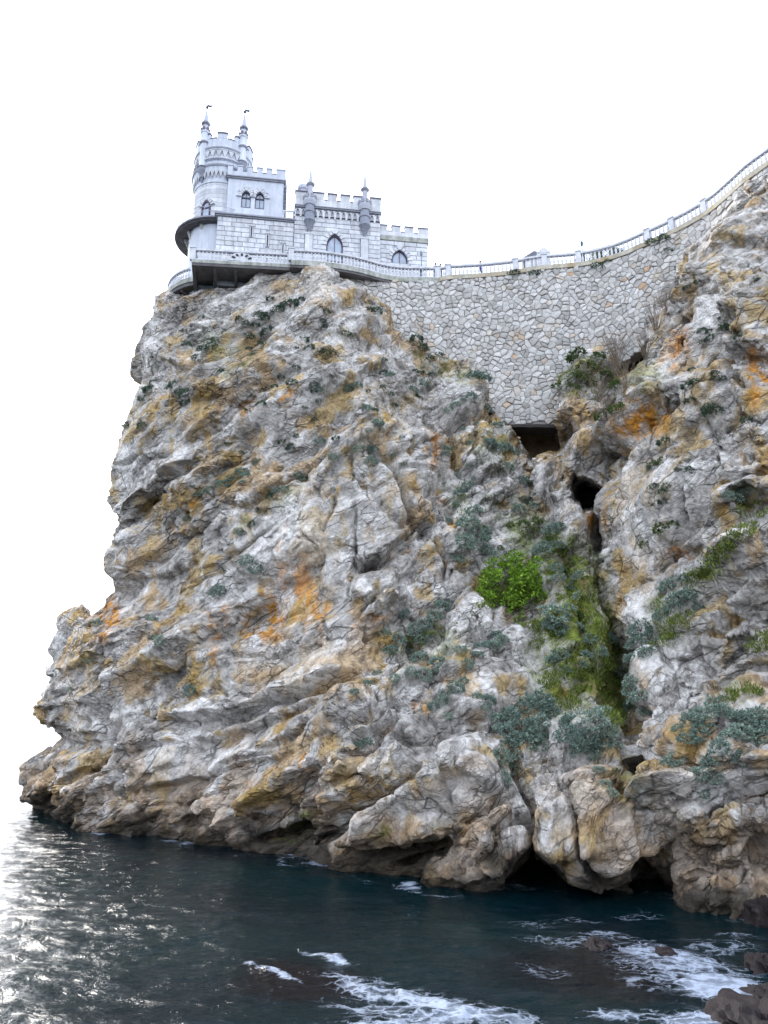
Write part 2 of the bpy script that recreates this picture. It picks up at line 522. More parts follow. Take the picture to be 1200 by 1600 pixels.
SMOOTH = [(470,880,110,110,0,.8),(470,1052,120,40,-22,.8),(300,1190,90,60,0,.6),(1015,820,75,130,0,.75),(740,1230,60,45,0,.8),(640,750,60,70,0,.6),(1000,1000,50,90,0,.5),(925,1290,90,90,0,.5),(420,1120,110,26,-24,.7),(600,790,60,50,0,.6),(240,700,80,60,-30,.4),(190,740,30,60,0,.6),(750,960,34,50,0,.7),(560,1280,60,22,-28,.6),(1070,700,60,80,0,.5),(400,470,100,40,0,.4),(300,900,70,60,-30,.4)]
def rock_displace(P, px, py, ledges, cracks, caves, bulges, strata, seed):
    """metres outward; P on the smooth base surface"""
    w = np.stack([fbm(P/3.2, 2, seed+1), fbm(P/3.2+9, 2, seed+2), fbm(P/3.2+19, 2, seed+3)], 1)
    Pw = P + w*0.18
    wx = px + 7*fbm(P/2.6, 3, seed+51); wy = py + 7*fbm(P/2.6+30, 3, seed+52)
    smz = np.ones(len(P))
    for cx, cy, rx, ry, tl, st in SMOOTH:
        smz *= 1-st*(1-sstep(.6, 1.2, ell(wx, wy, cx, cy, rx, ry, tl)))
    rough = (0.35 + 0.65*sstep(-.35, .35, fbm(P/5+40, 3, seed+31)))*smz
    d = 1.25*plin(strat(Pw, 6.0, (1.9, 1, .75)), seed+5)
    d += .95*plin(strat(Pw, 2.9, (2.2, 1, .62))+3.3, seed+6)*(.45+.55*smz)
    d += .24*plin(strat(Pw, 1.45, (2.2, 1, .6))+7.1, seed+7)*(.25+.75*rough)
    f_a, e_a, _ = facet(Pw, 4.2, .05, .26, seed+11, (1.6, 1, .7))
    f_b, e_b, _ = facet(Pw, 1.9, .05, .11, seed+12, (1.8, 1, .65))
    d += f_a*(.4+.6*smz) + f_b*(.2+.8*rough)
    d -= .45*np.exp(-(e_a/.04)**2)*sstep(-.1, .4, fbm(P/4+7, 2, seed+8))
    d -= .26*np.exp(-(e_b/.05)**2)*sstep(-.1, .3, fbm(P/3+3, 2, seed+9))
    s = (Pw@STR_N)/2.0 + .35*fbm(P/5, 3, seed+21)
    saw = s-np.floor(s); saw = np.where(saw < .2, 1-saw/.2, (saw-.2)/.8)
    d += strata*(.4+.6*smz)*(1-saw)*.60*sstep(-.3, .3, fbm(P/6+5, 2, seed+22))
    # features
    for pts, up, wu, dn, wd in ledges:
        q = np.array(pts); m = (px > q[:, 0].min()-120) & (px < q[:, 0].max()+120) & (py > q[:, 1].min()-140) & (py < q[:, 1].max()+120)
        if not m.any(): continue
        r, sd_, al = seg_field(wx[m], wy[m], pts)
        tp = sstep(0, .18, al)*sstep(0, .18, 1-al)
        tp = np.maximum(tp, .0)*np.where((al <= 0) | (al >= 1), 0, 1)
        sg = r*sd_; hi_ = up*np.exp(-np.maximum(sg, 0)/wu); lo_ = -dn*np.exp(-(np.maximum(-sg, 0)/wd)**1.3)
        d[m] += 1.15*tp*(lo_ + (hi_-lo_)*sstep(-5, 2.5, sg))
    for cx, cy, rx, ry, tl, dp in bulges:
        e = ell(wx, wy, cx, cy, rx, ry, tl)
        d += dp*np.sqrt(np.clip(1-e*e, 0, 1))
        d -= .22*np.exp(-((e-1.03)/.06)**2)
    for pts, dp, hw in cracks:
        q = np.array(pts); m = (px > q[:, 0].min()-50) & (px < q[:, 0].max()+50) & (py > q[:, 1].min()-50) & (py < q[:, 1].max()+50)
        if not m.any(): continue
        r, sd_, al = seg_field(px[m]+.45*(wx[m]-px[m]), py[m]+.45*(wy[m]-py[m]), pts)
        d[m] -= dp*np.exp(-(r/hw)**2)*(.35+.65*sstep(0, .12, al)*sstep(0, .12, 1-al))
    cave = np.zeros(len(P))
    for cx, cy, rx, ry, tl, dp in caves:
        e = ell(px+.5*(wx-px), py+.5*(wy-py), cx, cy, rx, ry, tl)
        cave = np.maximum(cave, dp*(1-sstep(.45, 1.0, e)))
    return d, cave

def rock_fine(P, px, py, strata, seed):
    w = np.stack([fbm(P/2.0, 2, seed+1), fbm(P/2.0+9, 2, seed+2), fbm(P/2.0+19, 2, seed+3)], 1)
    rough = 0.22 + 0.9*sstep(-.3, .4, fbm(P/4+40, 3, seed+31))
    wx = px + 8*w[:, 0]; wy = py + 8*w[:, 1]
    for cx, cy, rx, ry, tl, st in SMOOTH:
        rough *= 1-st*(1-sstep(.6, 1.2, ell(wx, wy, cx, cy, rx, ry, tl)))
    f_c, e_c, _ = facet(P + w*.10, .95, .10, .085, seed+13, (1.7, 1, .65))
    d = .15*plin(strat(P + w*.08, .72, (1.9, 1, .65)), seed+15)*rough + .12*plin(strat(P, .36, (1.4, 1, .8))+5, seed+16)*(.15+.85*rough) + .06*plin(strat(P, .19)+9, seed+17)*(.3+.7*rough)
    d += f_c*rough - .14*np.exp(-(e_c/.06)**2)*np.minimum(rough, .8)
    s2 = (P@STR_N)/.5 + .35*w[:, 2]
    saw2 = s2-np.floor(s2); saw2 = np.where(saw2 < .25, 1-saw2/.25, (saw2-.25)/.75)
    d += strata*rough*(1-saw2)*.10*sstep(-.2, .4, fbm(P/4+15, 2, seed+24))
    return d
def equalize(G, axis, power=.75):
    if axis == 1: return equalize(G.transpose(1, 0, 2), 0, power).transpose(1, 0, 2)
    seg = np.linalg.norm(np.diff(G, axis=0), axis=2)
    seg = np.maximum(seg, .2*np.median(seg))**power
    c = np.concatenate([np.zeros((1, G.shape[1])), np.cumsum(seg, 0)], 0); c /= c[-1]
    k = 7; pad = np.pad(c, ((0, 0), (k, k)), mode='edge'); ker = np.hanning(2*k+3)[1:-1]; ker /= ker.sum()
    c = sum(ker[i]*pad[:, i:i+G.shape[1]] for i in range(2*k+1))
    t = np.linspace(0, 1, G.shape[0]); idx = np.arange(G.shape[0]); out = np.empty_like(G)
    for j in range(G.shape[1]):
        f = np.interp(t, c[:, j], idx)
        i0 = np.minimum(f.astype(int), G.shape[0]-2); r = (f-i0)[:, None]
        out[:, j] = G[i0, j]*(1-r) + G[i0+1, j]*r
    return out
def refine(Q, nr, nc, strata, seed):
    G = relax(Q.reshape(nr, nc, 3), 1, .3)
    for _ in range(2): G = equalize(equalize(G, 0), 1)
    n = relax(grid_normals(G), 3, .5).reshape(-1, 3); n /= np.linalg.norm(n, axis=1)[:, None]+1e-9
    P = G.reshape(-1, 3); px, py = project(P)
    st = strata(P)
    return P + n*rock_fine(P, px, py, st, seed)[:, None]

# ---------------------------------------------------------------- colours of the rock
ORANGE = [(448,880,8,70,0,.95),(474,925,9,72,0,.95),(425,965,9,60,0,.9),(530,840,6,54,0,.6),(497,960,8,44,0,.7),(385,990,9,44,0,.7),(330,1010,9,40,0,.65),(405,780,30,9,-35,.6),(640,690,8,40,-15,.6),(600,800,7,46,0,.5),(290,690,40,12,-38,.5),(395,640,26,8,-32,.95),(447,620,18,7,-30,.8),(303,788,14,7,-20,.9),(330,758,30,12,-40,.6),(690,785,20,9,58,.9),(682,705,14,36,-20,.75),(462,905,8,48,0,.8),(438,965,11,30,0,.85),
 (420,940,9,50,0,.5),(345,962,36,13,-22,.7),(168,962,22,42,18,.9),(130,1010,20,40,20,.5),(708,822,12,10,0,.9),(250,640,36,30,0,.5),(205,660,16,22,0,.55),(500,890,8,40,0,.45),(340,880,60,14,-30,.35),
 (480,1200,24,18,0,.75),(450,1215,30,14,-20,.5),(720,1290,24,30,0,.6),(655,1105,11,10,0,.8),(610,1230,26,14,-30,.6),(880,1085,26,14,20,.75),(838,1120,30,16,0,.45),(535,1290,22,10,0,.5),
 (620,640,40,20,-20,.4),(560,620,50,16,-20,.35),(865,690,26,34,0,.55),(905,640,14,14,0,.6),(925,815,26,12,10,.8),(900,930,14,50,-8,.7),(870,900,14,40,0,.4),(905,1250,24,22,0,.5),(945,1300,30,26,0,.55),(900,1330,40,30,0,.4),
 (480,500,14,10,0,.4),(550,520,24,14,0,.35),(750,590,30,10,10,.4),(320,640,30,12,-10,.35),(570,975,34,12,-25,.7),(586,930,34,14,-25,.55),(380,1010,14,34,0,.45),(300,1015,14,30,0,.4),(355,1150,20,12,0,.3),(640,1010,20,14,0,.35),(660,1220,24,20,-30,.5),
 (1056,545,24,32,10,.95),(1012,655,38,30,-15,.9),(968,668,26,22,0,.7),(1020,610,16,30,0,.6),(1066,868,22,11,10,.95),(1092,868,10,8,0,.6),(1190,600,30,40,0,.85),(1130,430,24,30,0,.6),(1190,720,16,40,0,.5),
 (960,760,12,60,0,.55),(980,720,40,10,-35,.5),(1100,600,24,60,0,.35),(1150,480,20,40,0,.45),(1130,1020,12,30,20,.5),(1180,690,20,20,0,.4),(1040,1340,10,14,0,.5),(1080,1175,14,10,0,.5),(1185,560,20,20,0,.7),(990,890,20,60,0,.4),(1160,640,20,60,0,.4)]
GREENS = [(890,950,50,130,-10,.85),(905,1050,60,70,-10,.8),(860,1000,40,60,0,.55),(840,900,40,60,0,.4),(885,920,36,100,-8,.8),(915,890,40,70,-8,.8),(930,1000,50,120,-14,1.0),(860,850,40,30,0,.6),(900,1080,60,60,0,.6),(960,1100,26,60,-10,.9),(830,830,40,30,0,.6),(800,800,50,40,0,.35),(860,1050,50,60,0,.35),(980,1230,40,40,0,.5),(590,1300,30,14,-20,.7),(470,1290,40,14,-32,.6),(690,1290,24,16,-30,.3),
 (700,580,60,20,15,.4),(900,590,50,30,-20,.6),(430,790,70,10,-32,.4),(360,560,50,30,0,.3),(330,530,40,20,-30,.25),(680,1020,70,40,-10,.3),(1110,900,50,18,-38,.8),(1060,960,50,50,0,.4),(1170,770,40,20,0,.5),(1010,590,40,40,0,.35),(960,1060,20,80,-5,.9),(780,700,40,50,0,.3),(720,800,30,60,0,.25),(1150,1080,40,30,0,.3)]
PALE = [(440,1080,90,26,-25,.8),(480,1010,110,30,-18,.6),(300,1190,80,40,0,.5),(740,1230,50,34,-15,.8),(470,840,90,90,0,.4),(880,1240,60,40,0,.7),(1050,1250,60,50,0,.9),(560,1280,60,20,-28,.7),(690,1250,50,22,-38,.7),(800,1300,30,24,-40,.7),(1020,800,60,110,0,.5),(1000,1000,40,90,0,.6),(400,470,90,30,0,.5),(500,440,30,40,0,.6),(240,560,30,70,0,.6),(190,740,20,50,0,.7),(750,960,30,40,0,.7),(600,790,50,60,0,.5),(1120,1230,60,30,0,.8),(660,660,60,30,0,.3),(1040,540,60,100,0,.25),(590,1200,40,20,-35,.5),(130,1090,50,60,0,.4)]
def rock_colour(P, px, py, wet0, seed):
    n = len(P)
    a = fbm(P/2.4, 5, seed+61, .6); b = fbm(P/.8+50, 4, seed+62, .6); c = fbm(P/6+20, 4, seed+63)
    strk = fbm(P*np.array([1.6, 1.6, .16]), 4, seed+64, .6)          # runs down the face
    lay = fbm(np.stack([P@STR_A*.22, P@STR_B*.3, P@STR_N*1.6], 1), 4, seed+65, .6)
    grey = np.array([.43, .41, .385]); pale = np.array([.72, .70, .675]); dk = np.array([.10, .09, .08]); tan = np.array([.47, .305, .125])
    org = np.array([.60, .27, .04]); brown = np.array([.20, .125, .065]); green = np.array([.125, .155, .028]); och = np.array([.45, .29, .065])
    def mix(x, y, f): return x + (y-x)*np.clip(f, 0, 1)[:, None]
    fs_ = fbm(P*np.array([5, 5, .8]), 3, seed+74, .6)
    wx = px + 14*a + 7*b; wy = py + 12*fbm(P/1.5+70, 4, seed+66) + 6*b
    C = np.tile(grey, (n, 1))
    C = mix(C, pale, .85*sstep(-.25, .4, a + .4*lay + .25*strk))
    C = mix(C, tan, .72*sstep(.08, .5, c*.8 + .55*fbm(P/1.8+31, 4, seed+67) + .35*strk))
    C = mix(C, och, .65*sstep(.22, .55, fbm(P/2.7+91, 4, seed+68, .6) + .2*strk))
    C = mix(C, dk, .60*sstep(.2, .52, b*.7 + .5*fbm(P/3.5+11, 4, seed+69)))
    for cx, cy, rx, ry, tl, st in ORANGE:
        f = st*(1-sstep(.3, 1.35, ell(wx, wy, cx, cy, rx, ry, tl)))*(.12+1.1*sstep(-.25, .3, .5*b+strk*.9+.4*fs_))
        C = mix(C, org if st > .6 else och, f)
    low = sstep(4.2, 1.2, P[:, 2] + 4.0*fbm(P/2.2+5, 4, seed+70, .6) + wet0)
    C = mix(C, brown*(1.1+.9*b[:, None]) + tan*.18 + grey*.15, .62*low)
    for cx, cy, rx, ry, tl, st in PALE:
        C = mix(C, pale*(1+.1*b[:, None]), st*(1-sstep(.5, 1.15, ell(wx, wy, cx, cy, rx, ry, tl)))*(.65+.6*sstep(-.3, .3, a)))
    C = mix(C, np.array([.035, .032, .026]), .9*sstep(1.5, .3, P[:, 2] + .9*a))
    for cx, cy, rx, ry, tl, st in GREENS:
        f = st*(1-sstep(.4, 1.15, ell(wx, wy, cx, cy, rx, ry, tl)))*(.35+.9*sstep(-.3, .35, b+.5*a))
        C = mix(C, green*(1.2+.9*a[:, None]), f)
    C = C*(1.05 + .16*b + .12*lay)[:, None]
    return np.clip(C, .012, .82)

def rock_material():
    m, nt, b = new_mat('limestone')
    v = coords(nt)
    at = N(nt, 'ShaderNodeAttribute', attribute_name='col')
    n1 = noise_node(nt, 5.5, 8, 0.7, v)
    f1 = ramp(nt, n1.outputs[0], [(.28, (.62, .62, .63)), (.5, (1, 1, 1)), (.72, (1.32, 1.31, 1.3))])
    col = mixc(nt, 1.0, at.outputs[0], f1.outputs[0], 'MULTIPLY')
    n5 = noise_node(nt, 1.7, 10, 0.74, v, .3)
    f5 = ramp(nt, n5.outputs[0], [(.32, (.40, .39, .38)), (.47, (.96, .96, .96)), (.68, (1.26, 1.26, 1.27))])
    col = mixc(nt, 1.0, col, f5.outputs[0], 'MULTIPLY')
    # joints: edges of cells drawn out along the bedding, opened here and there, dirt and crack shadow painted in as dark colour
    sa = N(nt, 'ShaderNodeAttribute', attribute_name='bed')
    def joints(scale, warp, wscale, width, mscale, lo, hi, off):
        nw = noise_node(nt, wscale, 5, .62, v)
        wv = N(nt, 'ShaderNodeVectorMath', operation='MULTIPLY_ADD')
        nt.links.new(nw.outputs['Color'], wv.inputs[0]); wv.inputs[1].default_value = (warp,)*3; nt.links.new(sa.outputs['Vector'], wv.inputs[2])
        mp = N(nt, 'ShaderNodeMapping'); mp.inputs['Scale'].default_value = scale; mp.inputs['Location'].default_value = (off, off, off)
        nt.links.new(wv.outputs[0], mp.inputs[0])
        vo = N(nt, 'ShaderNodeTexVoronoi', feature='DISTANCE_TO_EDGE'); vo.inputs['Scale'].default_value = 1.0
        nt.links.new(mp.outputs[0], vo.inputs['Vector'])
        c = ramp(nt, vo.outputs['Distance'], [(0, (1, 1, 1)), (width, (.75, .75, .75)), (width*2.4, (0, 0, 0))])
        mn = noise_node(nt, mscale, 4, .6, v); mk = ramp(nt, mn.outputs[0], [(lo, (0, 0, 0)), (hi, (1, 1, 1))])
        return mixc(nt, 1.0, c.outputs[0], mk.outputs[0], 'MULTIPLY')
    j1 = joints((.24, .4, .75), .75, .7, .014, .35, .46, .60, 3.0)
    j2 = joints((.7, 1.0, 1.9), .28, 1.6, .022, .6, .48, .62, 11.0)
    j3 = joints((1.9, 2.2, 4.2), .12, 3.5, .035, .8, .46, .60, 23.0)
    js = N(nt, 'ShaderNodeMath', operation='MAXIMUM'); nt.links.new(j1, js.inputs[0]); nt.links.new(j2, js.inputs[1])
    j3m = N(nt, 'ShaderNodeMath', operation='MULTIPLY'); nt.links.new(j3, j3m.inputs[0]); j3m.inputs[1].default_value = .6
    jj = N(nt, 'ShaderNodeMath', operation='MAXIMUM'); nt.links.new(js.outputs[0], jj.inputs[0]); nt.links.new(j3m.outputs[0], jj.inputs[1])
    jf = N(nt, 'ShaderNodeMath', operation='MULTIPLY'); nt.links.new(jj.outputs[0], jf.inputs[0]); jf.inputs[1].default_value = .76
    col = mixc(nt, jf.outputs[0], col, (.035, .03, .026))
    n2 = noise_node(nt, 9, 9, 0.72, v); n3 = noise_node(nt, 36, 5, .7, v)
    h = N(nt, 'ShaderNodeMath', operation='MULTIPLY_ADD')
    nt.links.new(n3.outputs[0], h.inputs[0]); h.inputs[1].default_value = .3; nt.links.new(n2.outputs[0], h.inputs[2])
    h2 = N(nt, 'ShaderNodeMath', operation='MULTIPLY_ADD')
    nt.links.new(jj.outputs[0], h2.inputs[0]); h2.inputs[1].default_value = -.9; nt.links.new(h.outputs[0], h2.inputs[2])
    nt.links.new(col, b.inputs['Base Color'])
    b.inputs['Roughness'].default_value = .9
    b.inputs['Specular IOR Level'].default_value = .2
    bump(nt, b, h2.outputs[0], .9, .13)
    return m
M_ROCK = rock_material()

def relax(G, it, f=.5):
    for _ in range(it):
        A = G.copy()
        A[1:-1] += (.5*(G[:-2]+G[2:])-G[1:-1])*f
        A[:, 1:-1] += (.5*(G[:, :-2]+G[:, 2:])-G[:, 1:-1])*f
        G = A
    return G
def grid_faces(nr, nc):
    i = np.arange(nr*nc).reshape(nr, nc)
    return np.stack([i[:-1, :-1], i[1:, :-1], i[1:, 1:], i[:-1, 1:]], -1).reshape(-1, 4)
def grid_normals(G):
    du = np.gradient(G, axis=1); dv = np.gradient(G, axis=0)
    n = np.cross(dv, du); n /= np.linalg.norm(n, axis=2)[..., None]+1e-9
    return n

def attr_bed(me, P):
    at = me.attributes.new('bed', 'FLOAT_VECTOR', 'POINT')
    at.data.foreach_set('vector', np.ascontiguousarray(strat(P, 1.0), np.float32).ravel())
LQ = 1.1        # mesh step multiplier
# ---- headland
A_LEFT = [(400,264),(465,259),(480,250),(520,239),(560,229),(585,223),(600,230),(620,224),(650,201),(685,181),(720,177),(770,183),(795,190),(803,200),(830,196),(850,186),(870,181),(905,190),(922,184),(950,150),(985,110),(1020,80),(1050,69),(1100,85),(1150,90),(1180,60),(1200,41),(1212,36),(1230,49),(1255,46),(1300,50)]
A_TOP = [(20,1150),(60,1010),(150,900),(230,560),(240,486),(262,478),(300,466),(340,455),(400,436),(450,426),(480,428),(498,424),(520,428),(535,434),(560,466),(600,498),(630,528),(665,551),(700,571),(740,580),(765,605),(778,642),(790,666),(797,690),(805,702),(840,708),(872,702),(882,690),(889,612),(896,572),(905,558),(950,540),(1000,500),(1050,430),(1110,330)]
Y_TOP_A = smooth_tab([(30,66),(60,64),(130,61),(180,58.5),(258,57.5),(310,54.9),(380,53.9),(450,53.4),(500,52.8),(560,54.2),(620,57),(700,61),(780,63.5),(835,65),(880,62.5),(930,62),(1000,62),(1200,62)], 20, 1200, 14)
WAT_A = smooth_tab([(p, float(water_y(np.array(float(p))))) for p in np.arange(20, 1000, 6)] + [(1010,31.5),(1060,34),(1200,36)], 20, 1200, 8)
PROF_A = np.array([(-.1,-.005),(0,0),(.04,-.005),(.1,.05),(.2,.20),(.34,.40),(.48,.47),(.62,.54),(.8,.76),(1.0,1.0),(1.4,1.5)])
def prof_a(f): return np.interp(f, PROF_A[:, 0], PROF_A[:, 1])

ROW_A, COL_A = int(600*LQ), int(640*LQ)
def build_headland():
    vpx = np.linspace(0, 1, COL_A)
    R_PX = 1100.0
    py0 = np.linspace(0, 1, ROW_A)
    # grid: u fixes px between the left outline and the right limit, v runs from the top line to the water
    PX = np.zeros((ROW_A, COL_A)); PY = np.zeros((ROW_A, COL_A))
    g = 36 + (R_PX-36)*vpx                                    # nominal px
    lt = np.array(A_LEFT, float)
    for k, v in enumerate(py0):
        px = g
        for it in range(4):
            l0 = np.interp(466*(1-v)+1285*v if it == 0 else row[0], lt[:, 0], lt[:, 1])
            px = l0 + (R_PX-l0)*vpx
            yt_ = np.interp(px, [36, 240, *[p for p, _ in A_TOP if p > 240]], [480, 480, *[y for p, y in A_TOP if p > 240]])
            row = yt_*(1-v) + (interp(WATER, px)+16)*v
        PX[k], PY[k] = px, row
    Yb = np.interp(PX, WAT_A[:, 0], WAT_A[:, 1]); Yt = np.interp(PX, Y_TOP_A[:, 0], Y_TOP_A[:, 1])
    L = np.interp(PY, lt[:, 0], lt[:, 1])
    edge = 3.2*np.exp(-(PX-L)/16.0)                            # the face turns away at the outline
    G = solve_surface(PX, PY, Yb+edge, Yt+edge, 39.5, prof_a)
    # behind the outline the headland runs on seawards, behind the top line it runs back under the terrace and the path
    nb = 40
    s = (np.linspace(1, 0, nb, endpoint=False)**1.6)[None, :, None]*22
    bend = np.concatenate([s*.10, s, s*0], 2)
    back = G[:, :1] + bend
    G = np.concatenate([back, G], 1)
    nt_ = 14
    s = (np.linspace(1, 0, nt_, endpoint=False))[:, None, None]*6.5
    G = np.concatenate([G[:1] + np.concatenate([s*0, s, s*.02], 2), G], 0)
    nr, nc = G.shape[:2]
    nrm = grid_normals(G).reshape(-1, 3)
    nrm[nrm[:, 1] > 0.6] *= 1
    P = G.reshape(-1, 3)
    px, py = project(P)
    d, cave = rock_displace(P, px, py, LEDGES_A, CRACKS_A, CAVES_A, BULGES_A, sstep(12, 22, 34-P[:, 2])*.7+.3, 100)
    hidden_top = np.zeros((nr, nc)); hidden_top[:nt_] = 1
    d = np.where(hidden_top.ravel() > 0, np.minimum(d*.3, 0), d)
    d = d*np.clip((P[:, 2]+2)/2.5, .3, 1)
    view = P - np.array([0, 0, CAM_H]); view /= np.linalg.norm(view, axis=1)[:, None]
    Q = P + nrm*d[:, None] + view*cave[:, None]
    Q = refine(Q, nr, nc, lambda P: sstep(12, 22, 34-P[:, 2])*.7+.3, 100)
    return Q, nr, nc, px, py
QA, nra, nca, pxa, pya = build_headland()
meA = np_mesh('headland_cliff', QA, grid_faces(nra, nca), False)
pa, ya = project(QA)
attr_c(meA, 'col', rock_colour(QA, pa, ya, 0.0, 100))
attr_bed(meA, QA)
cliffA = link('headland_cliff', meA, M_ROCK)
tag(cliffA, 'tall pale limestone headland carrying the castle, stained orange and tan', kind='structure')

# ---- right-hand cliff
B_LEFT = [(300,1105),(318,1100),(345,1088),(400,1072),(450,1054),(520,1012),(580,987),(640,960),(700,949),(780,945),(850,947),(930,951),(1000,966),(1060,976),(1120,986),(1160,1005),(1200,1022),(1230,1013),(1270,1007),(1310,1016),(1350,1031),(1400,1059),(1440,1078),(1480,1085)]
B_TOP = [(1080,345),(1105,338),(1130,318),(1165,296),(1200,274),(1300,220),(1440,165)]
ROW_B, COL_B = int(700*LQ), int(290*LQ)
WAT_B = [(940,29.4),(1000,28.4),(1060,27.2),(1100,26.1),(1200,24.5),(1430,20.5)]
Y_TOP_B = [(940,53.5),(1000,50.5),(1050,48.5),(1100,46.2),(1200,41.5),(1430,33)]
PROF_B = np.array([(-.1,-.02),(0,0),(.05,.02),(.12,.10),(.2,.26),(.3,.36),(.42,.42),(.55,.56),(.75,.74),(1.0,1.0),(1.4,1.4)])
def build_right():
    u = np.linspace(0, 1, COL_B); v = np.linspace(0, 1, ROW_B)
    lt = np.array(B_LEFT, float); tp = smooth_tab(B_TOP, 1080, 1440, 10)
    PX = np.zeros((ROW_B, COL_B)); PY = PX.copy()
    for k in range(ROW_B):
        px = np.linspace(1090, 1430, COL_B)
        for it in range(6):
            row = np.interp(px, tp[:, 0], tp[:, 1])*(1-v[k]) + (interp(WATER, np.maximum(px, 1060))+18)*v[k]
            l = np.interp(row[0], lt[:, 0], lt[:, 1])
            px = l + (1430-l)*u
        PX[k], PY[k] = px, row
    Yb = interp(WAT_B, PX); Yt = interp(Y_TOP_B, PX)
    L = np.interp(PY, lt[:, 0], lt[:, 1])
    edge = 2.6*np.exp(-(PX-L)/14.0)
    G = solve_surface(PX, PY, Yb+edge, Yt+edge, 40.0, lambda f: np.interp(f, PROF_B[:, 0], PROF_B[:, 1]))
    nb = 30
    s = (np.linspace(1, 0, nb, endpoint=False)**1.5)[None, :, None]*12
    G = np.concatenate([G[:, :1] + np.concatenate([s*.45, s, s*0], 2), G], 1)
    nt_ = 10
    s = (np.linspace(1, 0, nt_, endpoint=False))[:, None, None]*5
    G = np.concatenate([G[:1] + np.concatenate([s*.5, s, s*.02], 2), G], 0)
    nr, nc = G.shape[:2]
    nrm = grid_normals(G).reshape(-1, 3)
    P = G.reshape(-1, 3); px, py = project(P)
    d, cave = rock_displace(P, px, py, LEDGES_B, CRACKS_B, CAVES_B, BULGES_B, np.full(len(P), .25), 300)
    ht = np.zeros((nr, nc)); ht[:nt_] = 1
    d = np.where(ht.ravel() > 0, np.minimum(d*.3, 0), d)
    view = P - np.array([0, 0, CAM_H]); view /= np.linalg.norm(view, axis=1)[:, None]
    Q = P + nrm*d[:, None] + view*cave[:, None]
    return refine(Q, nr, nc, lambda P: np.full(len(P), .25), 300), nr, nc
QB, nrb, ncb = build_right()
meB = np_mesh('cliff_right', QB, grid_faces(nrb, ncb), False)
pb, yb_ = project(QB)
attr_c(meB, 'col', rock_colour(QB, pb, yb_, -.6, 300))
attr_bed(meB, QB)
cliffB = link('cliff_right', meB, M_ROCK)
tag(cliffB, 'steep grey and orange cliff on the right side of the gully', kind='structure')
# ================================================================== the sea
FOAM = [(1080,1520,170,40,8,.7),(660,1585,200,24,6,.7),(880,1470,120,16,5,.45),(820,1440,90,8,3,.35),(1120,1475,100,14,6,.6),  # (cx, cy, rx, ry, tilt, strength) in the photo, on the water plane
 (1060,1500,150,26,8,.85),(1130,1545,110,34,12,1.0),(1180,1580,60,30,0,.9),(960,1590,90,16,0,.75),(700,1575,120,26,10,.95),(620,1555,150,22,12,.75),(520,1500,70,6,8,.9),(430,1520,60,8,18,.8),(560,1535,90,10,14,.7),(790,1585,70,18,20,.8),
 (900,1440,60,7,4,.55),(950,1465,90,12,6,.6),(640,1384,40,6,8,.8),(700,1396,50,5,4,.5),(450,1346,40,4,10,.55),(1000,1430,60,8,0,.5),(1150,1462,60,8,6,.6),(380,1335,30,3,6,.4),(560,1372,40,4,8,.4),
 (600,1600,140,14,0,.9),(1100,1600,140,20,0,.9),(860,1520,70,12,15,.4),(1010,1540,60,16,10,.5)]
def build_sea():
    r = np.concatenate([[1.0, 4.0, 8.0], np.geomspace(11, 300, 660), np.geomspace(310, 9000, 60)])
    a = np.concatenate([np.linspace(-math.pi, R(-36), 30, endpoint=False), np.linspace(R(-36), R(36), 540), np.linspace(R(36), math.pi, 31)[1:]])
    RR, AA = np.meshgrid(r, a, indexing='ij')
    P = np.stack([RR*np.sin(AA), RR*np.cos(AA), RR*0], -1).reshape(-1, 3)
    d = np.hypot(P[:, 0], P[:, 1])
    Q = P.copy(); Q[:, 2] = 4.2
    fade = np.clip(1.25-d/230, 0.0, 1)
    z = .06*fbm(Q*np.array([.28, .42, 1]), 3, 901) + .035*fbm(Q*np.array([.9, 1.25, 1]), 3, 902, .55) + .012*(1-np.abs(fbm(Q*np.array([2.2, 2.9, 1]), 2, 903)))
    z += .05*np.sin(P[:, 0]*.35+P[:, 1]*.62+1.5*fbm(Q*.07, 2, 907))
    px, py = project(P)
    fm = np.zeros(len(P))
    inf = (P[:, 1] > 5) & (d < 90)
    w1 = 20*fbm(Q*.5, 3, 904); w2 = 9*fbm(Q*.6+9, 3, 905)
    for cx, cy, rx, ry, tl, st in FOAM:
        e = ell(px+w1, py+w2, cx, cy, rx, ry, tl)
        fm = np.maximum(fm, np.where(inf, st*(1-sstep(.25, 1.2, e)), 0))
    wl_py = interp(WATER, np.clip(px, 30, 1400)); dd = py+.5*w2-wl_py
    fm = np.maximum(fm, np.where(inf & (px > 40), .9*sstep(-8, 0, dd)*sstep(9, 2, dd)*sstep(-.1, .5, fbm(Q*.35+4, 3, 911)), 0))
    z = z*fade + fade*fm*.10*np.abs(fbm(Q*1.4, 3, 906))
    P[:, 2] = z
    reef = np.where(inf, (1-sstep(.4, 1.1, ell(px+w1, py+w2, 470, 1535, 130, 38, 4))), 0)
    reef = np.maximum(reef, np.where(inf, .8*(1-sstep(.4, 1.1, ell(px+w1, py+w2, 950, 1520, 220, 60, 4))), 0))
    me = np_mesh('sea', P, grid_faces(len(r), len(a))[:, ::-1], True)
    attr_f(me, 'foam', fm); attr_f(me, 'reef', reef)
    return me
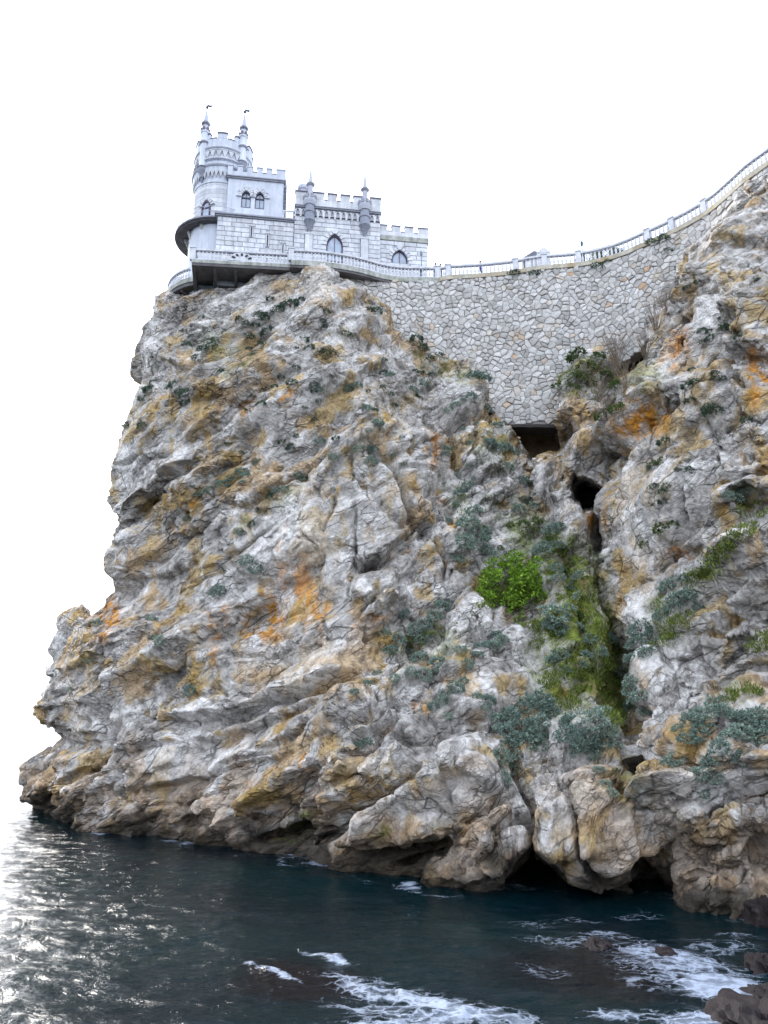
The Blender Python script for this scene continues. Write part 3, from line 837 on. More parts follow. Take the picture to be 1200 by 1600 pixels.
def sea_material():
    m, nt, b = new_mat('sea_water')
    v = coords(nt)
    fo = N(nt, 'ShaderNodeAttribute', attribute_name='foam'); rf = N(nt, 'ShaderNodeAttribute', attribute_name='reef')
    n0 = noise_node(nt, .12, 3, .5, v)
    deep = ramp(nt, n0.outputs[0], [(.35, (.0003, .005, .009)), (.65, (.0005, .011, .013))]).outputs[0]
    deep = mixc(nt, rf.outputs['Fac'], deep, (.002, .002, .004))
    # lace of foam: thin edges of stretched cells, broken by noise
    mp = N(nt, 'ShaderNodeMapping'); mp.inputs['Scale'].default_value = (.75, 1.3, 1); mp.inputs['Rotation'].default_value = (0, 0, R(14))
    nt.links.new(v, mp.inputs[0])
    nw = noise_node(nt, 1.1, 5, .65, v)
    wv = N(nt, 'ShaderNodeVectorMath', operation='MULTIPLY_ADD')
    nt.links.new(nw.outputs['Color'], wv.inputs[0]); wv.inputs[1].default_value = (1.6, 1.6, 0); nt.links.new(mp.outputs[0], wv.inputs[2])
    vo = N(nt, 'ShaderNodeTexVoronoi', feature='DISTANCE_TO_EDGE'); vo.inputs['Scale'].default_value = 2.3
    nt.links.new(wv.outputs[0], vo.inputs['Vector'])
    lace = ramp(nt, vo.outputs['Distance'], [(0, (1, 1, 1)), (.09, (.4, .4, .4)), (.3, (0, 0, 0))]).outputs[0]
    mp3 = N(nt, 'ShaderNodeMapping'); mp3.inputs['Scale'].default_value = (.55, 1.7, 1)
    nt.links.new(wv.outputs[0], mp3.inputs[0])
    n1 = noise_node(nt, 3.2, 10, .78, mp3.outputs[0])
    s = N(nt, 'ShaderNodeMath', operation='ADD'); l2 = N(nt, 'ShaderNodeMath', operation='MULTIPLY'); nt.links.new(lace, l2.inputs[0]); l2.inputs[1].default_value = .5
    nt.links.new(l2.outputs[0], s.inputs[0]); nt.links.new(n1.outputs[0], s.inputs[1])
    s2 = N(nt, 'ShaderNodeMath', operation='MULTIPLY_ADD'); nt.links.new(fo.outputs['Fac'], s2.inputs[0]); s2.inputs[1].default_value = .95; nt.links.new(s.outputs[0], s2.inputs[2])
    msk = N(nt, 'ShaderNodeMapRange'); msk.inputs['From Min'].default_value = 1.14; msk.inputs['From Max'].default_value = 1.74
    nt.links.new(s2.outputs[0], msk.inputs['Value'])
    gate = N(nt, 'ShaderNodeMath', operation='MULTIPLY'); nt.links.new(msk.outputs[0], gate.inputs[0])
    g2 = N(nt, 'ShaderNodeMapRange'); g2.inputs['From Min'].default_value = .02; g2.inputs['From Max'].default_value = .2
    nt.links.new(fo.outputs['Fac'], g2.inputs['Value']); nt.links.new(g2.outputs[0], gate.inputs[1])
    col = mixc(nt, gate.outputs[0], deep, (.27, .315, .40))
    nt.links.new(col, b.inputs['Base Color'])
    rr = N(nt, 'ShaderNodeMapRange'); rr.inputs['To Min'].default_value = .03; rr.inputs['To Max'].default_value = .7
    nt.links.new(gate.outputs[0], rr.inputs['Value']); nt.links.new(rr.outputs[0], b.inputs['Roughness'])
    b.inputs['IOR'].default_value = 1.333
    b.inputs['Specular IOR Level'].default_value = .34
    mp2 = N(nt, 'ShaderNodeMapping'); mp2.inputs['Scale'].default_value = (.75, 1.1, 1)
    nt.links.new(v, mp2.inputs[0])
    w1 = noise_node(nt, 1.6, 6, .62, mp2.outputs[0], .6); w2 = noise_node(nt, 7, 4, .6, mp2.outputs[0], .3)
    h = N(nt, 'ShaderNodeMath', operation='MULTIPLY_ADD'); nt.links.new(w2.outputs[0], h.inputs[0]); h.inputs[1].default_value = .16; nt.links.new(w1.outputs[0], h.inputs[2])
    bump(nt, b, h.outputs[0], .85, .105)
    return m
sea = link('sea', build_sea(), sea_material())
tag(sea, 'dark teal sea with white glare on the left and foam on the right', kind='structure')
# ================================================================== castle frame, path and retaining wall
TH = R(8.25)
OC = np.array([-14.0, 56-.145*14, 40.0])
UV, WV = np.array([math.cos(TH), math.sin(TH), 0]), np.array([-math.sin(TH), math.cos(TH), 0])
def to_world(u, w, z): return OC + UV*u + WV*w + np.array([0, 0, z])
def face(px, py, w=0.0):
    """a photo pixel on the castle plane w -> (u, z) in the castle frame"""
    a, y, z = ray(px, py); d = np.array([float(a), float(y), float(z)])
    c = np.array([0, 0, CAM_H])-OC
    t = (w-c@WV)/(d@WV); p = c+t*d
    return float(p@UV), float(p[2])

# path edge in the castle frame (u, w, height of the rail top), from the castle to the right
PATH = [(18.3,-2.15,1.3),(19.3,-2.2,1.3),(21.5,-2.75,1.3),(24.0,-3.57,1.3),(25.8,-4.4,1.33),(29.1,-5.5,1.3),(31.2,-6.85,1.3),(32.5,-8.35,1.3),(34.0,-10.3,1.3),(35.25,-12.5,1.32),(35.75,-14.4,1.35),(36.1,-16.2,1.4),(36.75,-17.9,1.45),(37.9,-20.4,1.6),(39.2,-23,1.8)]
PW = np.array([to_world(u, w, z-1.3+.28*min(1, (u-18.3)/1.0)) for u, w, z in PATH])
def resample(P, step):
    P = np.asarray(P, float)
    # Catmull-Rom
    Q = []
    E = np.vstack([2*P[0]-P[1], P, 2*P[-1]-P[-2]])
    for i in range(1, len(E)-2):
        for t in np.linspace(0, 1, 24, endpoint=False):
            a, b, c, d = E[i-1], E[i], E[i+1], E[i+2]
            Q.append(.5*(2*b+(c-a)*t+(2*a-5*b+4*c-d)*t*t+(3*b-a-3*c+d)*t**3))
    Q.append(P[-1]); Q = np.array(Q)
    L = np.concatenate([[0], np.cumsum(np.linalg.norm(np.diff(Q, axis=0), axis=1))])
    n = max(2, int(round(L[-1]/step))+1)
    s = np.linspace(0, L[-1], n)
    return np.stack([np.interp(s, L, Q[:, k]) for k in range(Q.shape[1])], 1), s

# wall runs under the path edge and, at its left end, on under the terrace
WALL_LINE = np.vstack([[to_world(9.6, -1.9, 0), to_world(12.0, -1.75, 0), to_world(14.2, -1.75, 0), to_world(16.4, -1.9, 0)], PW])
wl_pts, wl_s = resample(WALL_LINE, .25)
wl_t = np.gradient(wl_pts[:, :2], axis=0); wl_t /= np.linalg.norm(wl_t, axis=1)[:, None]
wl_n = np.stack([wl_t[:, 1], -wl_t[:, 0]], 1)          # towards the viewer
def wall_at(s, z, out=0.0):
    """point on the wall: s metres along it, z metres down from its top, battered 1 in 14"""
    k = np.interp(s, wl_s, np.arange(len(wl_s)))
    p = np.array([np.interp(s, wl_s, wl_pts[:, i]) for i in range(3)])
    n = np.array([np.interp(s, wl_s, wl_n[:, 0]), np.interp(s, wl_s, wl_n[:, 1])]); n /= np.linalg.norm(n)
    o = out + z/14.0
    return np.array([p[0]+n[0]*o, p[1]+n[1]*o, p[2]-z])

# rock behind the wall, closing the hollow under it
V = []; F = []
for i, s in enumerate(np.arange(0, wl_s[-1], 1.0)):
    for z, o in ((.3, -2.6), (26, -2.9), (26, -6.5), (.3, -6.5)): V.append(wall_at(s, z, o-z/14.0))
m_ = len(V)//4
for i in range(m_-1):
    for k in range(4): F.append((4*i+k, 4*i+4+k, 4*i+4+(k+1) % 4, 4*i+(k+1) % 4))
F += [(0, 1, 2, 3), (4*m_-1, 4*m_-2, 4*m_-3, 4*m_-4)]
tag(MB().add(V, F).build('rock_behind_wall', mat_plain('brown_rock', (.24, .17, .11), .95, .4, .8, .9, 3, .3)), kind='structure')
M_JOINT = mat_plain('wall_mortar', (.27, .26, .25), .95, .3, 4, .4, 20)
def stone_mat(name, island):
    m, nt, b = new_mat(name)
    v = coords(nt)
    src = N(nt, 'ShaderNodeNewGeometry').outputs['Random Per Island'] if island else N(nt, 'ShaderNodeObjectInfo').outputs['Random']
    base = ramp(nt, src, [(0, (.38, .37, .355)), (.3, (.48, .47, .455)), (.62, (.55, .54, .525)), (.93, (.63, .62, .60)), (.985, (.54, .48, .42)), (1, (.54, .36, .22))])
    base.color_ramp.interpolation = 'LINEAR'
    n1 = noise_node(nt, 3.0, 8, .7, v)
    f = ramp(nt, n1.outputs[0], [(.3, (.62, .62, .62)), (.55, (1, 1, 1)), (.75, (1.18, 1.17, 1.15))])
    col = mixc(nt, 1.0, base.outputs[0], f.outputs[0], 'MULTIPLY')
    # ochre staining below the path
    n2 = noise_node(nt, .55, 6, .65, v)
    st = ramp(nt, n2.outputs[0], [(.56, (0, 0, 0)), (.70, (.55, .55, .55))])
    col = mixc(nt, st.outputs[0], col, (.40, .29, .16))
    nt.links.new(col, b.inputs['Base Color'])
    b.inputs['Roughness'].default_value = .9; b.inputs['Specular IOR Level'].default_value = .2
    n3 = noise_node(nt, 9, 8, .7, v)
    bump(nt, b, n3.outputs[0], .7, .06)
    return m
M_STONE = stone_mat('wall_stone', False); M_STONE_I = stone_mat('wall_stone_far', True)

def clip_poly(poly, nx, ny, c):
    """keep nx*x+ny*y <= c"""
    out = []
    for i in range(len(poly)):
        a, b = poly[i], poly[(i+1) % len(poly)]
        da, db = nx*a[0]+ny*a[1]-c, nx*b[0]+ny*b[1]-c
        if da <= 0: out.append(a)
        if (da < 0) != (db < 0) and abs(da-db) > 1e-9:
            t = da/(da-db); out.append((a[0]+(b[0]-a[0])*t, a[1]+(b[1]-a[1])*t))
    return out
def wall_bottom(px):       # lowest photo line the masonry shows at, with some margin behind the rock
    return np.interp(px, [520,540,560,600,630,665,700,740,765,778,797,890,894,912,950,1000,1050,1080,1110,1160,1200,1260], [470,480,500,535,565,590,610,625,650,664,664,664,615,600,580,545,490,450,375,360,345,315])

retaining = empty('retaining_wall', tuple(wall_at(12, 6)))
tag(retaining, 'high rubble stone retaining wall carrying the path between castle and right cliff', 'wall')
def build_wall():
    rng = random.Random(5)
    # backing of mortar, one battered sheet with thickness
    mb = MB(); S = np.arange(0, wl_s[-1], .5)
    def depth_at(s):
        z = 0.0
        while z < 15:
            p = wall_at(s, z, 0); px, py = project(p[None])
            if py[0] > wall_bottom(px[0]): break
            z += .05
        return z
    D = np.array([depth_at(s) for s in S])
    D = np.maximum(D, 1.0)
    n = len(S); vv = []; ff = []
    for s, d in zip(S, D):
        for z, o in ((-.02, -.05), (d, -.05), (d, -1.2), (-.02, -1.2)):
            vv.append(tuple(wall_at(s, z, o)))
    for i in range(n-1):
        for k in range(4):
            l = (k+1) % 4
            ff.append((4*i+k, 4*(i+1)+k, 4*(i+1)+l, 4*i+l))
    ff.append((0, 1, 2, 3)); ff.append((4*n-4, 4*n-1, 4*n-2, 4*n-3))
    mb.add(vv, ff)
    o = mb.build('mortar_core', M_JOINT); o.parent = retaining; o.matrix_parent_inverse = Matrix.Translation(-Vector(retaining.location))
    # stones: cells of a jittered, course-like lattice
    hh, ww = .33, .52
    sites = {}
    for j in range(-2, 50):
        for i in range(-2, int(wl_s[-1]/ww)+3):
            if rng.random() < .16: continue
            sites[(i, j)] = ((i + (.5 if j % 2 else 0) + rng.uniform(-.42, .42))*ww, (j + rng.uniform(-.34, .34))*hh)
    polys = []
    for (i, j), (x, y) in sites.items():
        if not (0 <= x <= wl_s[-1] and 0 <= y <= 15): continue
        di = int(min(len(S)-1, x/.5))
        if y > D[di] - .08: continue
        poly = [(x-1.2, y-1), (x+1.2, y-1), (x+1.2, y+1), (x-1.2, y+1)]
        for a in range(-3, 4):
            for b in range(-3, 4):
                q = sites.get((i+a, j+b))
                if q is None or (a == 0 and b == 0): continue
                nx, ny = q[0]-x, (q[1]-y)*1.25
                l = math.hypot(q[0]-x, q[1]-y)
                nx, ny = (q[0]-x)/l, (q[1]-y)/l
                poly = clip_poly(poly, nx, ny, nx*(x+q[0])/2+ny*(y+q[1])/2 - .013)
                if len(poly) < 3: break
            if len(poly) < 3: break
        poly = clip_poly(poly, 0, -1, .0)
        poly = clip_poly(poly, 0, 1, float(D[di])-.01)
        if len(poly) < 3: continue
        A = .5*abs(sum(poly[k][0]*poly[(k+1) % len(poly)][1]-poly[(k+1) % len(poly)][0]*poly[k][1] for k in range(len(poly))))
        if A < .02: continue
        c = wall_at(x, y); px, py = project(c[None])
        vis = 0 <= px[0] <= 1200 and py[0] < wall_bottom(px[0])-18
        polys.append((A/(c[1]**2)*(1 if vis else .01), x, y, poly))
    polys.sort(key=lambda t: -t[0])
    rest = MB()
    for k, (_, x, y, poly) in enumerate(polys):
        cx = sum(p[0] for p in poly)/len(poly); cy = sum(p[1] for p in poly)/len(poly)
        pr = rng.uniform(.03, .12); tx, ty = rng.uniform(-.16, .16), rng.uniform(-.16, .16)
        c0 = wall_at(cx, cy)
        def ringp(f, o):
            r = []
            for X, Y in poly:
                qx, qy = cx+(X-cx)*f, cy+(Y-cy)*f
                r.append(wall_at(qx, max(qy, 0.0), o + ((qx-cx)*tx+(qy-cy)*ty)*(1 if o > 0 else 0)))
            return r
        m = len(poly)
        V = ringp(1.0, -.06) + ringp(1.0, pr*.45) + ringp(.80, pr)
        V.append(wall_at(cx, cy, pr + rng.uniform(.0, .03)))
        F = []
        for q in range(m):
            l = (q+1) % m
            F += [(q, l, m+l, m+q), (m+q, m+l, 2*m+l, 2*m+q), (2*m+q, 2*m+l, 3*m)]
        if k < 300:
            mb = MB(); mb.add([p-c0 for p in V], F)
            o = mb.build('stone', M_STONE, retaining)
            o.location = Vector(c0)-Vector(retaining.location)
        else:
            rest.add([p-np.array(retaining.location) for p in V], F)
    o = rest.build('smaller_stones', M_STONE_I, retaining); o['kind'] = 'stuff'
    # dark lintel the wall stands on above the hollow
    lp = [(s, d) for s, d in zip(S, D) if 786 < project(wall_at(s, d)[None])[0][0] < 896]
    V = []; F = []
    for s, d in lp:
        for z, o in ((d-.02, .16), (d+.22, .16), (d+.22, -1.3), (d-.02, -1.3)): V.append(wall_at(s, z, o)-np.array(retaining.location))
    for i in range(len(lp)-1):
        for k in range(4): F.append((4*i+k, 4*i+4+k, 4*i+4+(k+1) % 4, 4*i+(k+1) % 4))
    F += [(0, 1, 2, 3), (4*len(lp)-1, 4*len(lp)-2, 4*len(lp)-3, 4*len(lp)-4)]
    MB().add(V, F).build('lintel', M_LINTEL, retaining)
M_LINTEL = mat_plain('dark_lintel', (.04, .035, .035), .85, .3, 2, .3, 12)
build_wall()

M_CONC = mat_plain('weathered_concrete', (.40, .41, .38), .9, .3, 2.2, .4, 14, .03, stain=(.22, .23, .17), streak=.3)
M_SHADECONC = mat_plain('shaded_concrete', (.12, .115, .12), .9, .35, 1.6, .4, 10, .03)  # shade of the undersides put into the colour, darker than the slab concrete
M_RAIL = mat_plain('painted_balustrade', (.62, .635, .68), .75, .12, 3, .2, 20, .01, stain=(.48, .49, .50), streak=.12)
M_CASTLE = mat_plain('pale_ashlar', (.61, .625, .665), .85, .14, 2.0, .35, 16, .015, stain=(.50, .51, .52), rnd=.13, streak=.16)
M_CORE = mat_plain('ashlar_joints', (.43, .44, .48), .9, .15, 3, .2, 16)
M_PLASTER = mat_plain('pale_render', (.57, .605, .68), .85, .10, 1.2, .2, 22, .01, stain=(.49, .52, .57), streak=.14)
M_TRIM = mat_plain('grey_moulding', (.30, .31, .36), .85, .2, 3, .3, 18, .01)
M_CAP = mat_plain('dark_coping', (.17, .155, .20), .85, .2, 3, .3, 18, .01)
M_SPIRE = mat_plain('spire_grey', (.46, .48, .55), .8, .15, 3, .2, 14, .01)
M_CARVED = mat_plain('carved_grey_stone', (.27, .29, .35), .85, .25, 5, .5, 18, .02)
M_IRON = mat_plain('dark_iron', (.03, .035, .05), .5, .2, 5, 0)
M_LAMP = mat_plain('blue_green_paint', (.05, .10, .15), .5, .15, 5, 0)
# ================================================================== the castle
castle = empty('castle', tuple(OC), TH)
tag(castle, 'pale neo-gothic castle with round tower and battlements on the cliff top', 'castle')

def glass_mat(name, c, rough=.12):
    m, nt, b = new_mat(name)
    v = coords(nt); n = noise_node(nt, 1.7, 3, .5, v)
    r = ramp(nt, n.outputs[0], [(.35, tuple(x*.75 for x in c)), (.65, c)])
    nt.links.new(r.outputs[0], b.inputs['Base Color'])
    b.inputs['Roughness'].default_value = rough; b.inputs['Specular IOR Level'].default_value = .9
    return m
M_GLASS = glass_mat('window_glass', (.36, .44, .56))
M_FRAME = mat_plain('dark_purple_frame', (.075, .06, .10), .6, .2, 4, 0)

def arch_pts(uc, wid, z0, zs, za, n=7):
    """pointed arch outline, counter-clockwise from lower left"""
    h = wid/2; H = za-zs
    rr = (h*h+H*H)/(2*h)                       # radius of each flank, centred on the spring line
    pts = [(uc-h, z0), (uc+h, z0)]
    cx = uc+h-rr; a1 = math.atan2(H, uc-cx)
    for k in range(n+1): pts.append((cx+rr*math.cos(a1*k/n), zs+rr*math.sin(a1*k/n)))
    cx = uc-h+rr; a0 = math.atan2(H, uc-cx)
    for k in range(1, n+1):
        a = a0+(math.pi-a0)*k/n
        pts.append((cx+rr*math.cos(a), zs+rr*math.sin(a)))
    return pts
def scale_pts(pts, uc, zc, f): return [(uc+(x-uc)*f, zc+(z-zc)*f) for x, z in pts]

def wall_open(mb, u0, u1, z0, z1, w0, w1, ops):
    """wall box with true pointed openings; ops: (uc, width, sill, spring, apex)"""
    x = u0
    for uc, wd, zs, zp, za in sorted(ops):
        a, b = uc-wd/2, uc+wd/2
        if a > x: mb.box(x, a, w0, w1, z0, z1)
        if zs > z0: mb.box(a, b, w0, w1, z0, zs)
        P = arch_pts(uc, wd, zs, zp, za)
        right = P[2:2+8]; left = P[2+7:]
        mb.front(right[::-1] + [(b, z1), (uc, z1)] if right[0][1] < z1 else right, w0, w1)
        mb.front([(uc, z1), (a, z1)] + left[::-1], w0, w1)
        x = b
    if x < u1: mb.box(x, u1, w0, w1, z0, z1)
    return mb

def window(uc, wd, zs, zp, za, w, name='window', hood=True, transom=True, depth=.22):
    """pointed window set back in its opening, with frame, pane and stone surround"""
    P = arch_pts(uc, wd, zs, zp, za); zc = (zs+za)/2
    root = MB().frame(scale_pts(P, uc, zc, .86), scale_pts(P, uc, zc, 1.0), w+.06, w+depth).build(name, M_FRAME, castle)
    MB().front(scale_pts(P, uc, zc, .865), w+.16, w+.20).build('pane', M_GLASS, root)
    mb = MB()
    if transom: mb.box(uc-wd*.43, uc+wd*.43, w+.09, w+.158, zp-.05, zp+.05)
    mb.box(uc-.025, uc+.025, w+.11, w+.157, zs+.08, za-.25 if transom else za-.12)
    mb.build('glazing_bar', M_FRAME, root)
    if hood:
        # voussoirs standing out round the head
        n = 9
        h = wd/2; H = za-zp; rr = (h*h+H*H)/(2*h); out = .34
        for k in range(n):
            t0, t1 = k/n+.012, (k+1)/n-.012
            def pt(t, o):
                if t <= .5:
                    cx = uc+h-rr; a1 = math.atan2(H, uc-cx); a = a1*t*2; return (cx+(rr+o)*math.cos(a), zp+(rr+o)*math.sin(a))
                cx = uc-h+rr; a0 = math.atan2(H, uc-cx); a = a0+(math.pi-a0)*(t*2-1); return (cx+(rr+o)*math.cos(a), zp+(rr+o)*math.sin(a))
            o = out*(1.25 if k % 2 == 0 else .8)
            tm = (t0+t1)/2
            MB().front([pt(t0, .0), pt(t0, o), pt(tm, o*1.02), pt(t1, o), pt(t1, .0), pt(tm, 0)], w-.125, w-.005).build('voussoir', M_CASTLE, root)
    return root

_blk = random.Random(77)
def ashlar(parent, u0, u1, z0, z1, w, holes, ch=.43, bw=1.05):
    """courses of facing blocks, 6 cm proud of the joint plane, cut round the holes (u0,u1,z0,z1)"""
    nz = int(round((z1-z0)/ch)); ch = (z1-z0)/nz
    for j in range(nz):
        a, b = z0+j*ch, z0+(j+1)*ch
        x = u0; first = True
        while x < u1-1e-3:
            l = bw*_blk.uniform(.62, 1.25)*(.5 if first and j % 2 else 1)
            first = False
            e = min(x+l, u1)
            if u1-e < .3: e = u1
            segs = [(x, e)]
            for h0, h1, g0, g1 in holes:
                if g0 < b-.02 and g1 > a+.02:
                    ns = []
                    for p, q in segs:
                        if h1 <= p or h0 >= q: ns.append((p, q)); continue
                        if p < h0: ns.append((p, h0))
                        if q > h1: ns.append((h1, q))
                    segs = ns
            for p, q in segs:
                if q-p < .1: continue
                pr = _blk.uniform(.05, .075); g = .017; c = .014
                vs_ = [(p+g, w, a+g), (q-g, w, a+g), (q-g, w, b-g), (p+g, w, b-g), (p+g+c, w-pr, a+g+c), (q-g-c, w-pr, a+g+c), (q-g-c, w-pr, b-g-c), (p+g+c, w-pr, b-g-c)]
                MB().add(vs_, [(4, 5, 6, 7), (0, 1, 5, 4), (1, 2, 6, 5), (2, 3, 7, 6), (3, 0, 4, 7)]).build('stone_block', M_CASTLE, parent)
            x = e
# ---- lower block
LW = 0.0
lb = wall_open(MB(), .4, 6.62, -.6, 5.72, LW, 5.0, []).build('lower_block', M_CORE, castle)
slits = [(3.18, 4.0, 5.05), (4.5, 3.22, 4.45), (5.78, 2.6, 3.68)]
ashlar(lb, .4, 6.62, .35, 5.7, LW, [(u-.14, u+.14, a, b) for u, a, b in slits])
for u, a, b in slits:
    r = MB().frame([(u-.05, a+.02), (u+.05, a+.02), (u+.05, b-.12), (u, b-.02), (u-.05, b-.12)], [(u-.14, a), (u+.14, a), (u+.14, b-.1), (u, b+.14), (u-.14, b-.1)], LW-.085, LW+.02).build('arrow_slit', M_CASTLE, castle)
    MB().front([(u-.06, a), (u+.06, a), (u+.06, b-.1), (u-.06, b-.1)], LW-.02, LW-.004).build('slit_shade_panel', M_IRON, r)  # dark panel painted as the shade inside the slit
    MB().box(u-.22, u+.22, LW-.13, LW-.002, b-.02, b+.07).build('hood', M_CASTLE, r)
MB().box(.25, 6.7, LW-.16, 5.0, 5.72, 5.84).box(.15, 6.76, LW-.28, 5.0, 5.843, 5.97).build('string_course', M_TRIM, castle)

# ---- upper block
UB0, UB1, UBW = 1.0, 5.62, .7
win_u = [(2.55, .78, 7.28, 8.32, 8.92), (3.68, .78, 7.28, 8.32, 8.92)]
ub = MB()
wall_open(ub, UB0, UB1, 5.97, 10.05, UBW, UBW+.5, win_u)
ub.box(UB0, UB1, UBW+.503, UBW+5.4, 5.97, 10.05)
ub = ub.build('upper_block', M_PLASTER, castle)
for a in win_u: window(*a, UBW)
MB().box(UB0-.12, UB1+.12, UBW-.12, UBW+5.5, 10.05, 10.17).box(UB0-.2, UB1+.2, UBW-.2, UBW+5.55, 10.173, 10.27).build('cornice', M_TRIM, castle)
par = MB().box(UB0-.1, UB1+.1, UBW-.1, UBW+.2, 10.27, 10.78).box(UB1-.2, UB1+.1, UBW+.203, UBW+5.4, 10.27, 10.78).box(UB0-.1, UB0+.2, UBW+.203, UBW+5.4, 10.27, 10.78).build('parapet', M_PLASTER, castle)
for k in range(6):
    a = UB0-.1 + k*.815 + (.0 if k else 0)
    b = a+.44 if k < 5 else UB1+.1
    MB().box(a, b, UBW-.1, UBW+.2, 10.783, 11.24).box(a-.04, b+.04, UBW-.15, UBW+.25, 11.243, 11.33).build('merlon', M_PLASTER, castle)
    MB().box(b+.01, min(b+.37, UB1), UBW-.14, UBW+.24, 10.783, 10.83).build('crenel_sill', M_CAP, castle) if k < 5 else None
for k in range(6):
    a = UBW+.7+k*.82
    MB().box(UB1-.2, UB1+.1, a, a+.44, 10.783, 11.24).box(UB1-.25, UB1+.15, a-.04, a+.48, 11.243, 11.33).build('merlon', M_PLASTER, castle)
for k in range(11):
    a = UBW+.1+k*.48
    MB().box(UB1+.003, UB1+.28, a, a+.2, 9.72, 10.04).build('corbel', M_TRIM, castle)
# roof balustrade beside it
rb = MB().box(5.6, 6.62, .12, .24, 6.9, 6.98).box(5.6, 6.62, .10, .26, 5.97, 6.07).build('roof_balustrade', M_RAIL, castle)
for k in range(5): MB().lathe([(.05, 6.07), (.07, 6.2), (.045, 6.5), (.06, 6.9)], 5.72+k*.2, .18, 8).build('baluster', M_RAIL, rb)

# ---- hall
HW = -.15; H0, H1 = 6.64, 13.8
hwin = (10.0, 1.36, 2.2, 3.75, 4.92)
hc = wall_open(MB(), H0, H1, -.6, 7.15, HW, HW+.6, [hwin]).box(H0, H1, HW+.603, 5.2, -.6, 7.15).build('hall', M_CORE, castle)
ashlar(hc, H0, H1, .35, 6.28, HW, [(9.3, 10.7, 2.2, 4.2), (9.55, 10.45, 4.2, 4.95), (7.5, 8.2, 0, 4.6), (12.12, 12.82, 0, 4.6)], .425, 1.1)
window(*hwin, HW, transom=False)
ct = MB()
for k in range(15):                           # blind arcade of small pointed arches on corbels
    u = H0+.24+k*(H1-H0-.48)/14
    P = arch_pts(u, .27, 6.42, 6.72, 6.98, 4)
    B = [(u-.24, 6.42), (u+.24, 6.42)] + [(u+.24, 6.42+.62*i/4) for i in range(5)] + [(u-.24, 7.04-.62*i/4) for i in range(1, 5)]
    ct.frame(P, B[:len(P)] if len(B) >= len(P) else B + [B[-1]]*(len(P)-len(B)), HW-.12, HW-.002)
    ct.box(u-.33+.02, u-.15-.02, HW-.11, HW-.001, 6.24, 6.418)
ct.build('corbel_arcade', M_CASTLE, castle)
MB().box(H0-.03, H1+.06, HW-.17, 5.25, 7.153, 7.26).box(H0-.06, H1+.1, HW-.22, 5.3, 7.263, 7.33).build('string_course', M_TRIM, castle)
MB().box(H0, H1+.05, HW-.12, HW+.2, 7.333, 8.0).box(H1-.25, H1+.05, HW+.203, 5.2, 7.333, 8.0).build('parapet', M_CASTLE, castle)
for a, b in [(6.64, 9.02), (9.36, 10.08), (10.45, 11.2), (11.52, 12.34), (12.95, 13.85)]:
    m = MB().box(a, b, HW-.12, HW+.2, 8.003, 8.62).build('merlon', M_CASTLE, castle)
    MB().box(a-.05, b+.05, HW-.18, HW+.26, 8.623, 8.73).build('coping', M_CAP, m)
for a, b in [(9.05, 9.33), (10.11, 10.42), (11.23, 11.49), (12.37, 12.92)]:
    MB().box(a, b, HW-.16, HW+.24, 8.003, 8.07).build('crenel_sill', M_CAP, castle)
for k in range(4):
    a = .4+k*1.2
    MB().box(H1-.25, H1+.05, a, a+.7, 8.003, 8.62).build('merlon', M_CASTLE, castle)
def hall_turret(u):
    w = HW-.12
    pl = MB().box(u-.31, u+.31, HW-.30, HW-.002, .3, 4.5).box(u-.36, u+.36, HW-.34, HW-.001, 4.5, 4.62).build('pilaster', M_CASTLE, castle)
    t = MB().lathe([(.05, 4.66), (.11, 4.7), (.11, 4.8), (.08, 4.84), (.42, 5.74), (.48, 5.78), (.48, 5.9), (.42, 5.93), (.42, 6.55), (.48, 6.58), (.48, 6.7), (.40, 6.73), (.38, 7.28)], u, w, 20).build('turret', M_CARVED, castle, True)
    MB().lathe([(.38, 7.28), (.46, 7.3), (.46, 7.4), (.54, 7.52), (.54, 7.85), (.4, 7.86), (.23, 7.9), (.21, 9.15), (.22, 9.2)], u, w, 20).build('turret_crown', M_SPIRE, t, True)
    for k in range(8):
        a = k*math.pi/4+.3
        mb = MB(); c, s_ = math.cos(a), math.sin(a)
        for (x0, x1, y0, y1, z0, z1) in ((.42, .58, -.12, .12, 7.853, 8.18),):
            V = [(x0, y0, z0), (x1, y0, z0), (x1, y1, z0), (x0, y1, z0), (x0, y0, z1), (x1, y0, z1), (x1, y1, z1), (x0, y1, z1)]
            mb.add([(u+x*c-y*s_, w+x*s_+y*c, z) for x, y, z in V], [(0,3,2,1),(4,5,6,7),(0,1,5,4),(1,2,6,5),(2,3,7,6),(3,0,4,7)])
        mb.build('merlon', M_TRIM, t)
    MB().lathe([(.22, 9.2), (.35, 9.32), (.37, 9.42), (.22, 9.47)], u, w, 20).build('eaves_ring', M_TRIM, t, True)
    MB().lathe([(.215, 9.47), (.15, 9.95), (.07, 10.7), (.02, 11.2), (.012, 11.45), (.0, 11.47)], u, w, 20).build('spire', M_SPIRE, t, True)
hall_turret(7.86); hall_turret(12.47)
u_, z_ = face(474, 291, 3.0)
MB().lathe([(.34, 7.3), (.34, z_-.55), (.5, z_-.4), (.5, z_-.12), (.3, z_-.05), (.0, z_+.02)], u_, 3.0, 16).build('roof_turret', M_SPIRE, castle, True)

